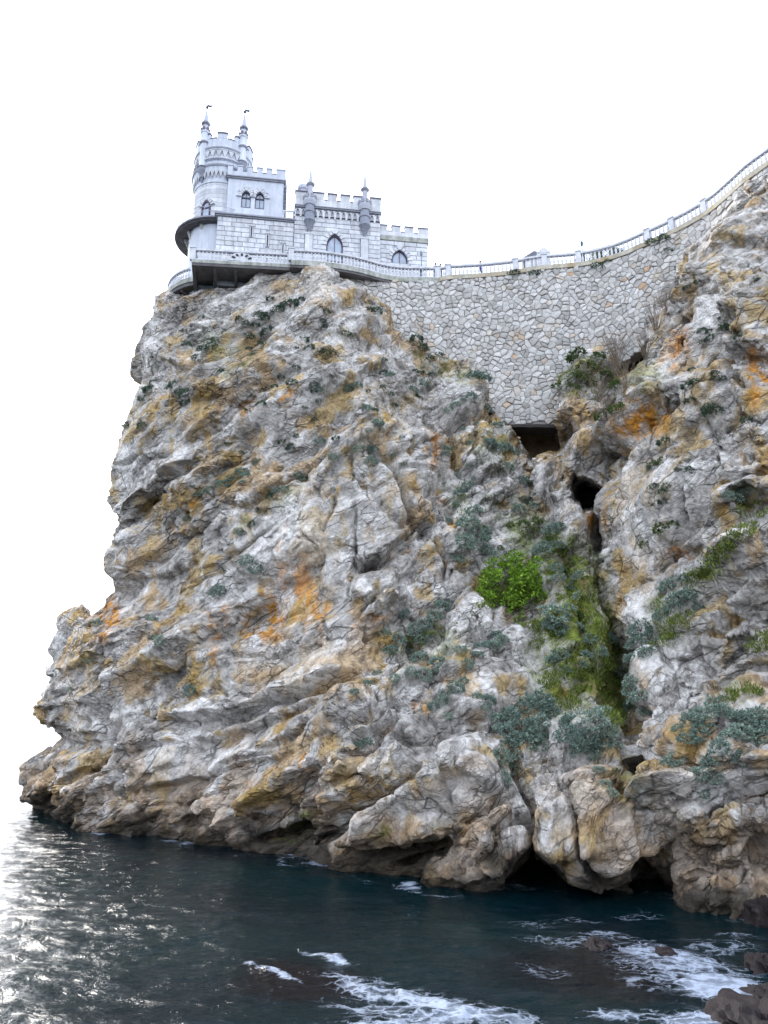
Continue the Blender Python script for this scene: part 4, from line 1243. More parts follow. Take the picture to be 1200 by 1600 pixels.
# ---- low block on the right
RW = .2; R0, R1 = 13.803, 17.9
rwin = (15.5, 1.36, 2.85, 3.15, 4.16)
rc = wall_open(MB(), R0, R1, -.6, 4.98, RW, RW+.6, [rwin]).box(R0, R1, RW+.603, 4.6, -.6, 4.98).build('gate_block', M_CORE, castle)
ashlar(rc, R0, R1, .35, 4.95, RW, [(14.75, 16.25, 2.85, 3.7), (15.0, 16.0, 3.7, 4.25)], .42, 1.05)
window(*rwin, RW, transom=False)
MB().box(R0, R1+.1, RW-.12, 4.7, 4.983, 5.42).build('plain_band', M_CONC, castle)
MB().box(R0, R1+.06, RW-.08, RW+.2, 5.423, 5.86).box(R1-.22, R1+.06, RW+.203, 4.6, 5.423, 5.86).build('parapet', M_CASTLE, castle)
for a, b in [(13.82, 14.42), (14.85, 15.56), (15.97, 16.68), (17.12, 17.98)]:
    m = MB().box(a, b, RW-.08, RW+.2, 5.863, 6.37).build('merlon', M_CASTLE, castle)
    MB().box(a-.04, b+.04, RW-.13, RW+.25, 6.373, 6.46).build('coping', M_CAP, m)
for a, b in [(14.45, 14.82), (15.6, 15.93), (16.72, 17.08)]:
    MB().box(a, b, RW-.12, RW+.24, 5.863, 5.92).build('crenel_sill', M_TRIM, castle)
for k in range(3):
    a = 1.2+k*1.2
    MB().box(R1-.22, R1+.06, a, a+.7, 5.863, 6.37).build('merlon', M_CASTLE, castle)

# ---- round tower
_before = set(bpy.data.objects)
TWX = 3.35
TU = (face(303, 250, TWX)[0]+face(398, 250, TWX)[0])/2; TR = 2.36
def dz(py): return face(351, py, TWX-TR)[1]
tw = MB().lathe([(TR+.14, -.6), (TR+.14, 5.6), (TR, 5.62), (TR, 9.25), (TR+.07, 9.28), (TR+.07, 9.42), (TR, 9.45), (TR, 10.3)], TU, TWX, 64).build('tower_drum', M_PLASTER, castle, True)
for z in np.arange(6.1, 9.2, .42):            # shallow coursing bands
    MB().lathe([(TR-.01, z), (TR+.014, z+.012), (TR+.014, z+.385), (TR-.01, z+.397)], TU, TWX, 64).build('stone_course', M_CASTLE, tw, True)
def ring_teeth(name, z0, z1, r, n, mat, parent, dpt=.12, wd=.6, pointed=True):
    mb = MB()
    for k in range(n):
        a = 2*math.pi*k/n; c, s_ = math.cos(a), math.sin(a); h = 2*math.pi*r/n*wd/2
        prof = [(-h, z0), (h, z0), (h, z1), (0, z1+(.0 if not pointed else h*.8)), (-h, z1)] if False else [(-h, z1), (0, z0), (h, z1)] if pointed else [(-h, z0), (h, z0), (h, z1), (-h, z1)]
        n_ = len(prof)
        V = [(TU+(r+dpt)*c-t*s_, TWX+(r+dpt)*s_+t*c, z) for t, z in prof] + [(TU+(r-.02)*c-t*s_, TWX+(r-.02)*s_+t*c, z) for t, z in prof]
        mb.add(V, [list(range(n_)), list(range(n_, 2*n_))[::-1]] + [(i, n_+i, n_+(i+1) % n_, (i+1) % n_) for i in range(n_)])
    return mb.build(name, mat, parent)
ring_teeth('corbel_table', 9.75, 10.32, TR, 44, M_CASTLE, tw, .16, 1.0)
up = MB().lathe([(TR+.16, 10.3), (TR+.2, 10.75), (TR+.3, 10.8), (TR+.3, 10.97), (TR+.1, 11.0), (TR+.08, 11.42), (TR+.22, 11.46), (TR+.24, 11.58), (TR+.05, 11.62), (TR+.03, 12.4), (TR+.16, 12.44), (TR+.16, 12.55), (TR+.22, 12.58), (TR+.22, 12.72), (TR+.1, 12.76), (TR+.1, 13.62), (TR-.2, 13.64), (TR-.2, 12.9)], TU, TWX, 64).build('upper_drum', M_PLASTER, castle, True)
for z0, z1, rr in ((10.80, 10.975, TR+.31), (11.455, 11.585, TR+.25), (12.575, 12.725, TR+.235)):
    MB().lathe([(rr-.05, z0), (rr, z0+.02), (rr, z1-.02), (rr-.05, z1)], TU, TWX, 64).build('moulding', M_TRIM, up, True)
ring_teeth('arcade', 11.72, 12.38, TR+.05, 30, M_CASTLE, up, .12, .95)
ring_teeth('arcade_sill', 11.63, 11.70, TR+.05, 30, M_CASTLE, up, .12, .99, False)
for k in range(10):
    a = -math.pi/2 + (k-.03)*2*math.pi/10; h = .17
    mb = MB().lathe([(TR-.18, 13.643), (TR+.1, 13.643), (TR+.1, 14.12), (TR-.18, 14.12), (TR-.18, 13.643)], TU, TWX, 4, a-h, a+h)
    mb.f += [[i*5 for i in range(4)], [i*5+4 for i in range(4)][::-1]]
    m = mb.build('merlon', M_PLASTER, castle)
    mb = MB().lathe([(TR-.23, 14.123), (TR+.16, 14.123), (TR+.16, 14.24), (TR-.23, 14.24), (TR-.23, 14.123)], TU, TWX, 4, a-h-.02, a+h+.02)
    mb.f += [[i*5 for i in range(4)], [i*5+4 for i in range(4)][::-1]]
    mb.build('coping', M_CAP, m)
    b = a + 2*math.pi/20
    mb = MB().lathe([(TR-.22, 13.645), (TR+.14, 13.645), (TR+.14, 13.70), (TR-.22, 13.70), (TR-.22, 13.645)], TU, TWX, 4, b-.13, b+.13)
    mb.f += [[i*5 for i in range(4)], [i*5+4 for i in range(4)][::-1]]
    mb.build('crenel_sill', M_CAP, castle)
def tower_turret(ang, base, dzz=0.0, ornate=False):
    u, w = TU+(TR+.1)*math.sin(ang), TWX-(TR+.1)*math.cos(ang)
    t = MB().lathe([(.35, base+1.45), (.32, base+1.5), (.31, 12.7), (.38, 12.76), (.38, 12.9), (.36, 12.94), (.35, 13.75), (.40, 13.8), (.40, 13.98), (.24, 14.0), (.21, 14.62), (.24, 14.66)], u, w, 20).build('turret', M_PLASTER, castle, True)
    MB().lathe([(.03, base), (.1, base+.1), (.12, base+.35), (.22, base+.45), (.25, base+.8), (.38, base+.95), (.40, base+1.3), (.48, base+1.38), (.42, base+1.46)], u, w, 20).build('turret_corbel', M_CARVED, t, True)
    MB().lathe([(.36, 12.72), (.43, 12.78), (.43, 12.88), (.36, 12.95)], u, w, 20).build('moulding', M_TRIM, t, True)
    for k in range(6):
        a = k*math.pi/3+.2; c, s_ = math.cos(a), math.sin(a)
        V = [(.27, -.11, 13.983), (.43, -.11, 13.983), (.43, .11, 13.983), (.27, .11, 13.983), (.27, -.11, 14.26), (.43, -.11, 14.26), (.43, .11, 14.26), (.27, .11, 14.26)]
        MB().add([(u+x*c-y*s_, w+x*s_+y*c, z) for x, y, z in V], [(0,3,2,1),(4,5,6,7),(0,1,5,4),(1,2,6,5),(2,3,7,6),(3,0,4,7)]).build('merlon', M_CAP, t)
    MB().lathe([(.24, 14.66), (.36, 14.74), (.39, 14.86), (.26, 14.93)], u, w, 20).build('eaves_ring', M_TRIM, t, True)
    MB().lathe([(.255, 14.93), (.17, 15.5), (.06, 16.2), (.03, 16.4)], u, w, 20).build('spire', M_SPIRE, t, True)
    mb = MB().tube([(u, w, 16.28), (u, w, 17.0)], .022, 6)
    mb.lathe([(.0, 16.42), (.09, 16.46), (.125, 16.55), (.09, 16.64), (.0, 16.68)], u, w, 12)
    mb.front([(u+.03, 16.66), (u+.34, 16.58), (u+.46, 16.68), (u+.36, 16.72), (u+.46, 16.86), (u+.24, 16.80), (u+.03, 16.86)], w-.012, w+.012)
    mb.build('weather_vane', M_IRON, t)
_drum = set(bpy.data.objects)-_before
tower_turret(math.asin((-1.22-TU)/TR) if abs((-1.22-TU)/TR) < .95 else -.85, 8.95)
tower_turret(.74, 9.9)
_tur = set(bpy.data.objects)-_before-_drum
# the tower stands behind the facade plane its heights were read on: stretch about the eye level
for o in _drum | _tur:
    k = 1.011 if o in _drum else 1.0225
    for v_ in o.data.vertices:
        if v_.co.z > 6.2: v_.co.z = (v_.co.z+34.5)*k-34.5
# tower window with surround, standing out of the drum
a_ = math.asin((face(324, 322, TWX-TR*.7)[0]-TU)/TR)
tu, tww = TU+TR*math.sin(a_), TWX-TR*math.cos(a_)
P = arch_pts(0, .74, 6.0, 7.25, 8.0); zc = 7.0
def tw_place(mb):
    c, s_ = math.cos(a_), math.sin(a_)
    mb.v = [(tu+x*c-y*s_, tww+x*s_+y*c, z) for x, y, z in mb.v]; return mb
r = tw_place(MB().frame(scale_pts(P, 0, zc, .84), scale_pts(P, 0, zc, 1.06), -.14, .2)).build('window', M_FRAME, castle)
tw_place(MB().front(scale_pts(P, 0, zc, .85), -.04, .1)).build('pane', M_GLASS, r)
tw_place(MB().box(-.31, .31, -.11, -.042, 7.2, 7.29)).build('glazing_bar', M_FRAME, r)
for k in range(7):
    t = R(20+k*140/6); q = [(-.05, 0), (.05, 0), (.08, .34), (-.08, .34)]
    tw_place(MB().front([(.42*math.cos(t)+y*math.cos(t)-x*math.sin(t), 7.35+.5*math.sin(t)+y*math.sin(t)+x*math.cos(t)) for x, y in q][::-1], -.13, .25)).build('voussoir', M_CASTLE, r)

# ---- round balcony at the tower
BU, BW, BR = .3, 4.0, 3.72
bal = MB().lathe([(0, 5.62), (BR-.35, 5.64), (BR-.12, 5.66), (BR-.10, 5.74), (BR, 5.76), (BR, 5.96), (BR-.1, 5.98), (0, 5.99)], BU, BW, 72).build('balcony', M_SHADECONC, castle, True)
MB().lathe([(BR+.003, 5.80), (BR+.06, 5.82), (BR+.06, 5.95), (BR+.003, 5.97)], BU, BW, 72).build('balcony_rim', M_TRIM, bal, True)
for k, a in enumerate((-150, -118, -176, 160)):
    q = R(a); c, s_ = math.cos(q), math.sin(q)
    prof = [(TR+.05, 5.6), (BR-.7, 5.6), (BR-.75, 5.45), (TR+.5, 5.2), (TR+.32, 4.75), (TR+.05, 4.5)]
    V = [(BU+.1+x*c-t*s_, BW-.3+x*s_+t*c, z) for t in (-.13, .13) for x, z in prof]; n_ = len(prof)
    MB().add(V, [list(range(n_)), list(range(n_, 2*n_))[::-1]] + [(i, n_+i, n_+(i+1) % n_, (i+1) % n_) for i in range(n_)]).build('bracket', M_CONC, bal)
rl = MB()
ring = [(BU+(BR-.12)*math.cos(R(a)), BW+(BR-.12)*math.sin(R(a))) for a in range(-275, -55, 6)]
for z in (6.98, 6.5): rl.tube([(x, y, z) for x, y in ring], .022, 5)
for x, y in ring[::2]: rl.tube([(x, y, 5.98), (x, y, 6.99)], .018, 5)
rl.build('balcony_railing', M_SPIRE, bal)
# ================================================================== terrace round the castle, path, balustrades
def loc_pts(P): return [(x, y, z) for x, y, z in P]
ZB, ZT = -.12, .30
FR = [(-1.15, -1.92), (6.42, -2.30)]
MID = [(6.45, -2.92), (8.7, -3.02), (10.2, -2.9), (11.3, -2.74), (12.5, -2.42), (13.4, -2.12), (14.3, -1.92), (15.4, -1.86), (16.8, -2.0), (18.3, -2.15)]
CU, CW, CR = .5, 4.5, 4.32
ARC = [(CU+CR*math.cos(R(a)), CW+CR*math.sin(R(a))) for a in np.arange(150, 248, 4)]       # far left round part, seen from below
M_SLAB = M_CONC
terrace = empty('castle_terrace', tuple(OC), TH)
tag(terrace, 'concrete terrace with pale balustrade jutting over the cliff round the castle', 'terrace')

bal_prof = [(.095, 0), (.095, .05), (.06, .08), (.095, .22), (.10, .30), (.068, .46), (.052, .60), (.08, .66), (.08, .70)]
BAL_ME = MB().lathe(bal_prof, 0, 0, 8).mesh('baluster', True); BAL_ME.materials.append(M_RAIL)
def ribbon(mb, line, off0, off1, z0, z1):
    """swept rectangle along a line (x, y, zbase), offsets to the right of the direction"""
    L = np.array(line, float); t = np.gradient(L[:, :2], axis=0); t /= np.linalg.norm(t, axis=1)[:, None]+1e-9
    n = np.stack([t[:, 1], -t[:, 0]], 1)
    V = []; F = []
    for p, q in zip(L, n):
        for o, z in ((off0, z0), (off1, z0), (off1, z1), (off0, z1)):
            V.append((p[0]+q[0]*o, p[1]+q[1]*o, p[2]+z))
    m = len(L)
    for i in range(m-1):
        for k in range(4):
            l = (k+1) % 4; F.append((4*i+k, 4*i+l, 4*i+4+l, 4*i+4+k))
    F += [(0, 3, 2, 1), (4*m-4, 4*m-3, 4*m-2, 4*m-1)]
    return mb.add(V, F)
def balustrade(parent, line, spacing=.30, piers=True, skip=()):
    """rail, plinth and balusters along a line at floor height (parent space)"""
    P, s = resample(np.array(line, float), .3)
    ribbon(MB(), P, -.0, -.26, .84, 1.0).build('rail', M_RAIL, parent)
    ribbon(MB(), P, -.03, -.23, .78, .837).build('rail_moulding', M_TRIM, parent)
    ribbon(MB(), P, -.03, -.23, .0, .10).build('plinth', M_RAIL, parent)
    n = int(s[-1]/spacing)
    t = np.gradient(P, axis=0)
    for k in range(n):
        q = (k+.5)*s[-1]/n
        if any(a < q < b for a, b in skip): continue
        p = np.array([np.interp(q, s, P[:, i]) for i in range(3)]); d = np.array([np.interp(q, s, t[:, i]) for i in range(2)]); d /= np.linalg.norm(d)
        o = link('baluster', BAL_ME, None, parent)
        o.location = (p[0]-d[1]*.13, p[1]+d[0]*.13, p[2]+.10); o.scale = (1, 1, 1.0)
    # small spandrel arches under the rail
    if piers:
        for q in piers if not isinstance(piers, bool) else (0.0, s[-1]):
            p = np.array([np.interp(q, s, P[:, i]) for i in range(3)]); d = np.array([np.interp(q, s, t[:, i]) for i in range(2)]); d /= np.linalg.norm(d)
            a = math.atan2(d[1], d[0])
            mb = MB().box(-.2, .2, -.02, .34, .0, 1.02).box(-.25, .25, -.07, .39, 1.02, 1.12)
            c, s_ = math.cos(a), math.sin(a); mb.v = [(p[0]+x*c-y*s_, p[1]+x*s_+y*c, p[2]+z) for x, y, z in mb.v]
            mb.build('pier', M_RAIL, parent)
mid, _ = resample(np.array([(a, b, 0) for a, b in MID]), .3)
MB().prism([(-1.15, -1.92), (6.42, -2.30), (6.42, .9), (-1.15, .9)], ZB+.14, ZT).build('front_slab', M_SLAB, terrace)
MB().prism([(-1.12, -1.89), (6.40, -2.27), (6.40, .9), (-1.12, .9)], ZB-.10, ZB+.137).build('slab_underside', M_SHADECONC, terrace)
MB().prism([(x, y) for x, y, _ in mid] + [(18.3, .9), (6.45, .9)], ZB, ZT).build('curved_slab', M_SLAB, terrace)
MB().prism([(x, y+.06) for x, y, _ in mid] + [(18.3, .9), (6.48, .9)], ZB-.2, ZB-.003).build('slab_underside', M_SHADECONC, terrace)
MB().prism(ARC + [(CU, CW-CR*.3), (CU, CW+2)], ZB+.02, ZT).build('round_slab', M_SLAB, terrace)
MB().prism([(CU+(x-CU)*.985, CW+(y-CW)*.985) for x, y in ARC] + [(CU, CW-CR*.3), (CU, CW+2)], ZB-.3, ZB+.017).build('slab_underside', M_SHADECONC, terrace)
for u in (-1.0, .6, 2.2):
    MB().add([(u-.12, -1.7, ZB-.1), (u+.12, -1.7, ZB-.1), (u+.12, 1.4, ZB-.1), (u-.12, 1.4, ZB-.1), (u-.12, -1.6, ZB-.22), (u+.12, -1.6, ZB-.22), (u+.12, 1.4, ZB-.95), (u-.12, 1.4, ZB-.95)], [(0, 1, 2, 3), (7, 6, 5, 4), (0, 4, 5, 1), (1, 5, 6, 2), (2, 6, 7, 3), (3, 7, 4, 0)]).build('support_beam', M_SHADECONC, terrace)
for a in (205, 228):
    c, s_ = math.cos(R(a)), math.sin(R(a))
    mb = MB().add([(CR-.2, -.12, ZB-.28), (CR-.2, .12, ZB-.28), (1.5, .12, ZB-.28), (1.5, -.12, ZB-.28), (CR-.25, -.12, ZB-.42), (CR-.25, .12, ZB-.42), (1.5, .12, ZB-1.2), (1.5, -.12, ZB-1.2)], [(0, 1, 2, 3), (7, 6, 5, 4), (0, 4, 5, 1), (1, 5, 6, 2), (2, 6, 7, 3), (3, 7, 4, 0)])
    mb.v = [(CU+x*c-y*s_, CW+x*s_+y*c, z) for x, y, z in mb.v]; mb.build('support_beam', M_SHADECONC, terrace)
# ornament: half-round fan in the left balustrade
balustrade(terrace, [(a, b, ZT) for a, b in [(-1.1, -1.9), (2.6, -2.08), (6.36, -2.27)]], .29, True, [(2.75, 4.75)])
fan = MB().front([(2.65+1.0*math.cos(R(t)), ZT+.1+.74*math.sin(R(t))) for t in range(0, 181, 12)], -2.06, -1.98).build('fan_ornament', M_RAIL, terrace)
for k in range(5):
    t = R(30+k*30); q = [(.46, -.07), (.66, -.1), (.72, 0), (.66, .1), (.46, .07)]
    MB().front([(2.65+x*1.25*math.cos(t)-y*math.sin(t), ZT+.1+.92*(x*math.sin(t)+y*math.cos(t))) for x, y in q], -2.10, -2.062).build('fan_ray', M_IRON, fan)  # dark plates mounted on the face of the fan
balustrade(terrace, [(x, y+.03, ZT) for x, y in MID], .28, (0.0, 11.9))
balustrade(terrace, [(CU+(CR-.03)*math.cos(R(a)), CW+(CR-.03)*math.sin(R(a)), ZT) for a in np.arange(150, 242, 6)], .28, False)
balustrade(terrace, [(-1.12, .6, ZT), (-1.12, -.6, ZT), (-1.12, -1.86, ZT)], .29, False)

# path along the wall top
path_pts = [(x, y, z) for x, y, z in PW]
P_, s_path = resample(np.array(path_pts), .3)
mb = ribbon(MB(), P_, .12, -3.2, -.05, .26)
path = mb.build('path', M_CONC); tag(path, kind='structure')
pb = empty('path_balustrade', tuple(PW[4]))
tag(pb, 'long pale balustrade along the path on top of the stone wall', 'balustrade')
inv = -np.array(PW[4])
def s_of_px(px):
    pr, _ = project(P_); return float(np.interp(px, pr, s_path))
ppx, _ = project(P_ + np.array([0, 0, 1.0]))
mono = np.maximum.accumulate(ppx)
piers = [float(np.interp(x, mono, s_path)) for x in (700, 805, 850, 903, 1010, 1048, 1098)]
balustrade(pb, [tuple(p + inv + np.array([0, 0, .26])) for p in P_[::3]], .31, piers)
kb = ribbon(MB(), P_ + inv, .14, -.02, -.12, .24).build('kerb_band', mat_plain('ochre_stained_band', (.44, .41, .34), .9, .3, 1.5, .4, 12, .03, stain=(.36, .27, .14)), pb)
# ================================================================== things standing on the cliffs and the path
# nearest rock point behind every photo pixel
_AP = np.concatenate([QA, QB]); _px, _py = project(_AP)
_nA = grid_normals(QA.reshape(nra, nca, 3)); _nA = relax(_nA, 6, .5).reshape(-1, 3)
_nB = grid_normals(QB.reshape(nrb, ncb, 3)); _nB = relax(_nB, 6, .5).reshape(-1, 3)
_AN = np.concatenate([_nA, _nB]); _AN /= np.linalg.norm(_AN, axis=1)[:, None]+1e-9
_dist = np.linalg.norm(_AP-np.array([0, 0, CAM_H]), axis=1)
_CELL = 3.0; _W = 420
_key = (np.floor(_py/_CELL).astype(int)*_W + np.floor(_px/_CELL).astype(int))
_ok = (_px > 0) & (_px < 1255) & (_py > 100) & (_py < 1550)
_idx = np.nonzero(_ok)[0]
_o = np.lexsort((_dist[_idx], _key[_idx])); _idx = _idx[_o]
_k, _first = np.unique(_key[_idx], return_index=True)
_near = dict(zip(_k.tolist(), _idx[_first].tolist()))
def rock_at(px, py):
    i, j = int(px//_CELL), int(py//_CELL); best = None
    for dj in (0, -1, 1):
        for di in (0, -1, 1):
            q = _near.get((j+dj)*_W+i+di)
            if q is not None and (best is None or _dist[q] < _dist[best]-1.5): best = q
    if best is None: return None, None
    return _AP[best].copy(), _AN[best].copy()

def leaf_mat(name, c0, c1, rough=.6):
    m, nt, b = new_mat(name)
    g = N(nt, 'ShaderNodeNewGeometry'); oi = N(nt, 'ShaderNodeObjectInfo')
    r = ramp(nt, g.outputs['Random Per Island'], [(0, c0), (.75, c1), (1, tuple(min(1, x*1.5) for x in c1))])
    r2 = ramp(nt, oi.outputs['Random'], [(0, (.72, .78, .78)), (1, (1.22, 1.16, 1.12))])
    nt.links.new(mixc(nt, 1.0, r.outputs[0], r2.outputs[0], 'MULTIPLY'), b.inputs['Base Color'])
    b.inputs['Roughness'].default_value = rough; b.inputs['Specular IOR Level'].default_value = .3
    tr = N(nt, 'ShaderNodeBsdfTranslucent'); nt.links.new(r.outputs[0], tr.inputs[0])
    mx = N(nt, 'ShaderNodeMixShader'); mx.inputs[0].default_value = .22
    out = [n for n in nt.nodes if n.type == 'OUTPUT_MATERIAL'][0]
    nt.links.new(b.outputs[0], mx.inputs[1]); nt.links.new(tr.outputs[0], mx.inputs[2]); nt.links.new(mx.outputs[0], out.inputs[0])
    return m
M_GREY = leaf_mat('grey_green_leaves', (.09, .14, .115), (.26, .34, .29))
M_DARK = leaf_mat('dark_shrub_leaves', (.025, .05, .032), (.085, .135, .09))
M_OLIVE = leaf_mat('olive_leaves', (.04, .07, .02), (.10, .15, .045))
M_BRIGHT = leaf_mat('bright_green_leaves', (.055, .12, .012), (.20, .34, .03))
M_GRASS = leaf_mat('grass_blades', (.06, .09, .02), (.17, .22, .045))
M_TWIG = mat_plain('dry_twigs', (.20, .16, .12), .9, .3, 4, 0)
M_BARK = mat_plain('shrub_bark', (.10, .075, .055), .9, .3, 6, .3, 30)

def leaves_mesh(name, pts, dirs, size, rng, ratio=.38, nl=1):
    """one narrow folded leaf (4 triangles in 2 quads) at each point"""
    V = []; F = []
    for p, d in zip(pts, dirs):
        d = Vector(d).normalized()
        t = d.orthogonal().normalized(); t.rotate(Matrix.Rotation(rng.uniform(0, 6.28), 3, d))
        L = size*rng.uniform(.7, 1.3); w = L*ratio*.5; up = d.cross(t)*w*.35
        p = Vector(p); n = len(V)
        V += [p, p+d*L*.5+t*w+up, p+d*L, p+d*L*.5-t*w+up, p+d*L*.5]
        F += [(n, n+1, n+2, n+4), (n, n+4, n+2, n+3)]
    me = bpy.data.meshes.new(name); me.from_pydata(V, [], F); me.update()
    return me
def shrub_mesh(name, seed, ros, per, size, flat=.75, ratio=.38):
    rng = random.Random(seed); pts = []; dirs = []
    lob = [(Vector((rng.gauss(0, 1), rng.gauss(0, 1), abs(rng.gauss(0, .8))+.1)).normalized(), rng.uniform(.6, 1.0)) for _ in range(6)]
    for _ in range(ros):
        d = Vector((rng.gauss(0, 1), rng.gauss(0, 1), rng.gauss(.35, .8)))
        if d.length < .1: continue
        d.normalize()
        if d.z < -.15: d.z = abs(d.z)*.5; d.normalize()
        r = .62 + .38*max(max(0, d.dot(l))**6*s_ for l, s_ in lob); r *= rng.uniform(.68, 1.04)
        c = Vector((d.x*r, d.y*r, d.z*r*flat))
        for _ in range(per):
            q = (d*1.0 + Vector((rng.gauss(0, .75), rng.gauss(0, .75), rng.gauss(.15, .6)))).normalized()
            pts.append(c + q*.02); dirs.append(q)
    return leaves_mesh(name, pts, dirs, size, rng, ratio)
def stem_mesh(seed, n=7):
    rng = random.Random(seed); mb = MB()
    for _ in range(n):
        a = rng.uniform(0, 6.28); r = rng.uniform(.3, .8)
        mb.tube([(0, 0, -.12), (.25*r*math.cos(a), .25*r*math.sin(a), .2), (.8*r*math.cos(a), .8*r*math.sin(a), rng.uniform(.3, .6))], [.035, .022, .01], 5)
    return mb.mesh('stems')
VAR = {
 'grey': [shrub_mesh('foliage', 10+i, 95, 8, .20, .78) for i in range(4)],
 'dark': [shrub_mesh('foliage', 30+i, 60, 7, .24, .8) for i in range(3)],
 'olive': [shrub_mesh('foliage', 50+i, 60, 7, .26, .7) for i in range(3)],
}
for k, m in (('grey', M_GREY), ('dark', M_DARK), ('olive', M_OLIVE)):
    for me in VAR[k]: me.materials.append(m)
STEMS = [stem_mesh(70+i) for i in range(3)]
for me in STEMS: me.materials.append(M_BARK)

_sr = random.Random(321)
# explicit shrubs read off the photograph: kind, px, py, radius px
SH = []
def add(kind, lst): SH.extend((kind, *t) for t in lst)
add('dark', [(455,478,13),(432,488,9),(415,497,10),(402,493,7),(372,500,7),(388,527,8),(418,521,9),(330,541,8),(316,546,8),(272,600,9),(288,614,8),(232,610,9),(222,622,7),(240,598,6),(195,668,8),(220,667,8),(300,560,6),(345,577,6),(385,508,6),(470,470,6),
 (590,486,9),(578,482,7),(640,522,9),(650,533,10),(660,543,9),(690,552,8),(672,560,7),(540,522,8),(476,531,8),(508,552,9),(512,486,6),(490,600,7),(430,603,6),(355,693,6),(380,835,6),(395,820,7),(405,800,7),(420,776,7),(455,700,8),(440,690,6)])
add('dark', [(800,422,8),(838,428,7),(932,420,8),(1020,378,9),(1035,370,8),(945,390,4),(1075,605,9),(1095,520,7),(1130,515,9),(1050,632,9),(1076,628,9),(1112,645,13),(1083,598,8),(1020,728,9),(1038,690,10),(1190,420,5),(1110,388,6),(1045,392,6),(1180,440,6),(1060,420,5),(1165,660,8)])
add('grey', [(375,738,9),(362,748,8),(346,758,10),(326,765,8),(312,772,6),(292,811,6),(400,890,11),(386,876,10),(342,924,12),(234,966,8),(250,1002,10),(238,998,7),(296,1081,9),(372,828,7),(150,975,8),(112,1078,6),(135,1030,6),(430,770,8),(445,765,7),(470,745,8),(500,690,9),(520,715,9),(555,605,10),(575,640,9),(590,660,10),(545,608,8),(500,610,7)])
add('grey', [(660,600,10),(650,610,8),(610,585,8),(740,585,11),(755,592,12),(768,600,9),(735,620,9),(760,640,9),(775,660,8),(700,640,8),(765,692,9),(780,700,10),(800,705,10),(770,690,8),(790,698,8),(797,730,9),(820,755,9),(822,785,12),(810,795,10),(835,790,8),(715,745,8),(720,770,10),(712,790,8),(730,760,8),(580,720,10),(585,700,8),(560,700,9)])
add('grey', [(730,820,18),(745,840,18),(758,830,14),(728,850,16),(760,862,12),(742,800,12),(700,815,10),(715,870,10),(860,830,12),(870,826,12),(850,850,9),(845,862,14),(870,852,9),(868,890,12),(872,905,10),(905,900,9),(892,915,10),(905,930,10)])
add('grey', [(870,960,20),(875,985,16),(858,975,12),(890,950,9),(925,1000,10),(905,980,10),(915,1025,10),(875,1025,12),(865,1030,10),(880,1048,9),(912,1038,9),(940,1020,10),(955,1000,10)])
add('grey', [(690,950,14),(680,965,13),(665,975,12),(645,985,12),(700,940,10),(660,1000,12),(625,1000,12),(610,1015,12),(640,1020,11),(600,990,10),(655,1030,13),(680,1030,11),(690,1045,12),(665,1055,12),(640,1050,10),(620,1060,9),(590,1050,8),(575,1070,8),(555,1080,8),(630,960,9),(785,1000,12),(770,1010,12),(750,1010,9),(720,1015,10),(775,990,9),(745,1025,10),(730,1040,9),(790,1040,9)])
add('grey', [(700,1085,13),(690,1095,11),(715,1075,11),(675,1105,9),(725,1065,9),(765,1095,11),(755,1105,9),(745,1090,9),(700,1120,8),(570,1160,9),(560,1165,7)])
add('grey', [(800,1120,20),(830,1105,22),(850,1095,16),(815,1145,24),(790,1150,18),(840,1135,18),(800,1175,20),(830,1165,18),(785,1185,16),(805,1205,14),(860,1115,14),(780,1130,14),(790,1215,11),(845,1155,14)])
add('grey', [(905,1135,22),(930,1130,20),(915,1155,20),(940,1160,17),(890,1150,16),(950,1145,13),(900,1175,13),(930,1180,12),(885,1130,12),(960,1165,10),(940,1110,12),(945,1225,8),(955,1240,7),(935,1205,8)])
add('grey', [(1000,985,18),(990,1005,14),(1015,1000,14),(985,1030,10),(1010,1020,12),(975,1050,12),(985,1065,12),(1045,920,14),(1060,935,14),(1050,950,12),(1030,960,12),(1075,930,12),(1065,905,10),(985,1080,14),(1000,1090,14),(985,1105,12),(1010,1110,10),(1160,770,10),(1150,780,12),(1135,775,9),(1090,950,9)])
add('grey', [(1080,1130,16),(1100,1120,18),(1120,1105,16),(1095,1145,16),(1135,1110,14),(1075,1155,12),(1150,1125,16),(1170,1130,18),(1190,1120,16),(1160,1150,18),(1185,1160,20),(1140,1150,14),(1125,1170,14),(1110,1190,14),(1150,1180,14),(1180,1190,12),(1060,1185,11),(1045,1195,12),(1090,1210,12),(1120,1215,10),(1095,1240,10),(1060,1140,10),(1195,1140,14)])
add('olive', [(900,560,14),(885,568,12),(920,575,14),(945,585,12),(870,580,10),(905,590,12),(935,560,10),(960,600,11),(895,605,9),(925,600,10),(980,560,9),(1000,545,9),(870,605,8),(850,600,6),(960,640,12),(940,650,10),(1010,850,9),(1030,830,10),(1050,820,9),(1030,720,7),(860,840,8),(840,815,9),(820,820,9)])

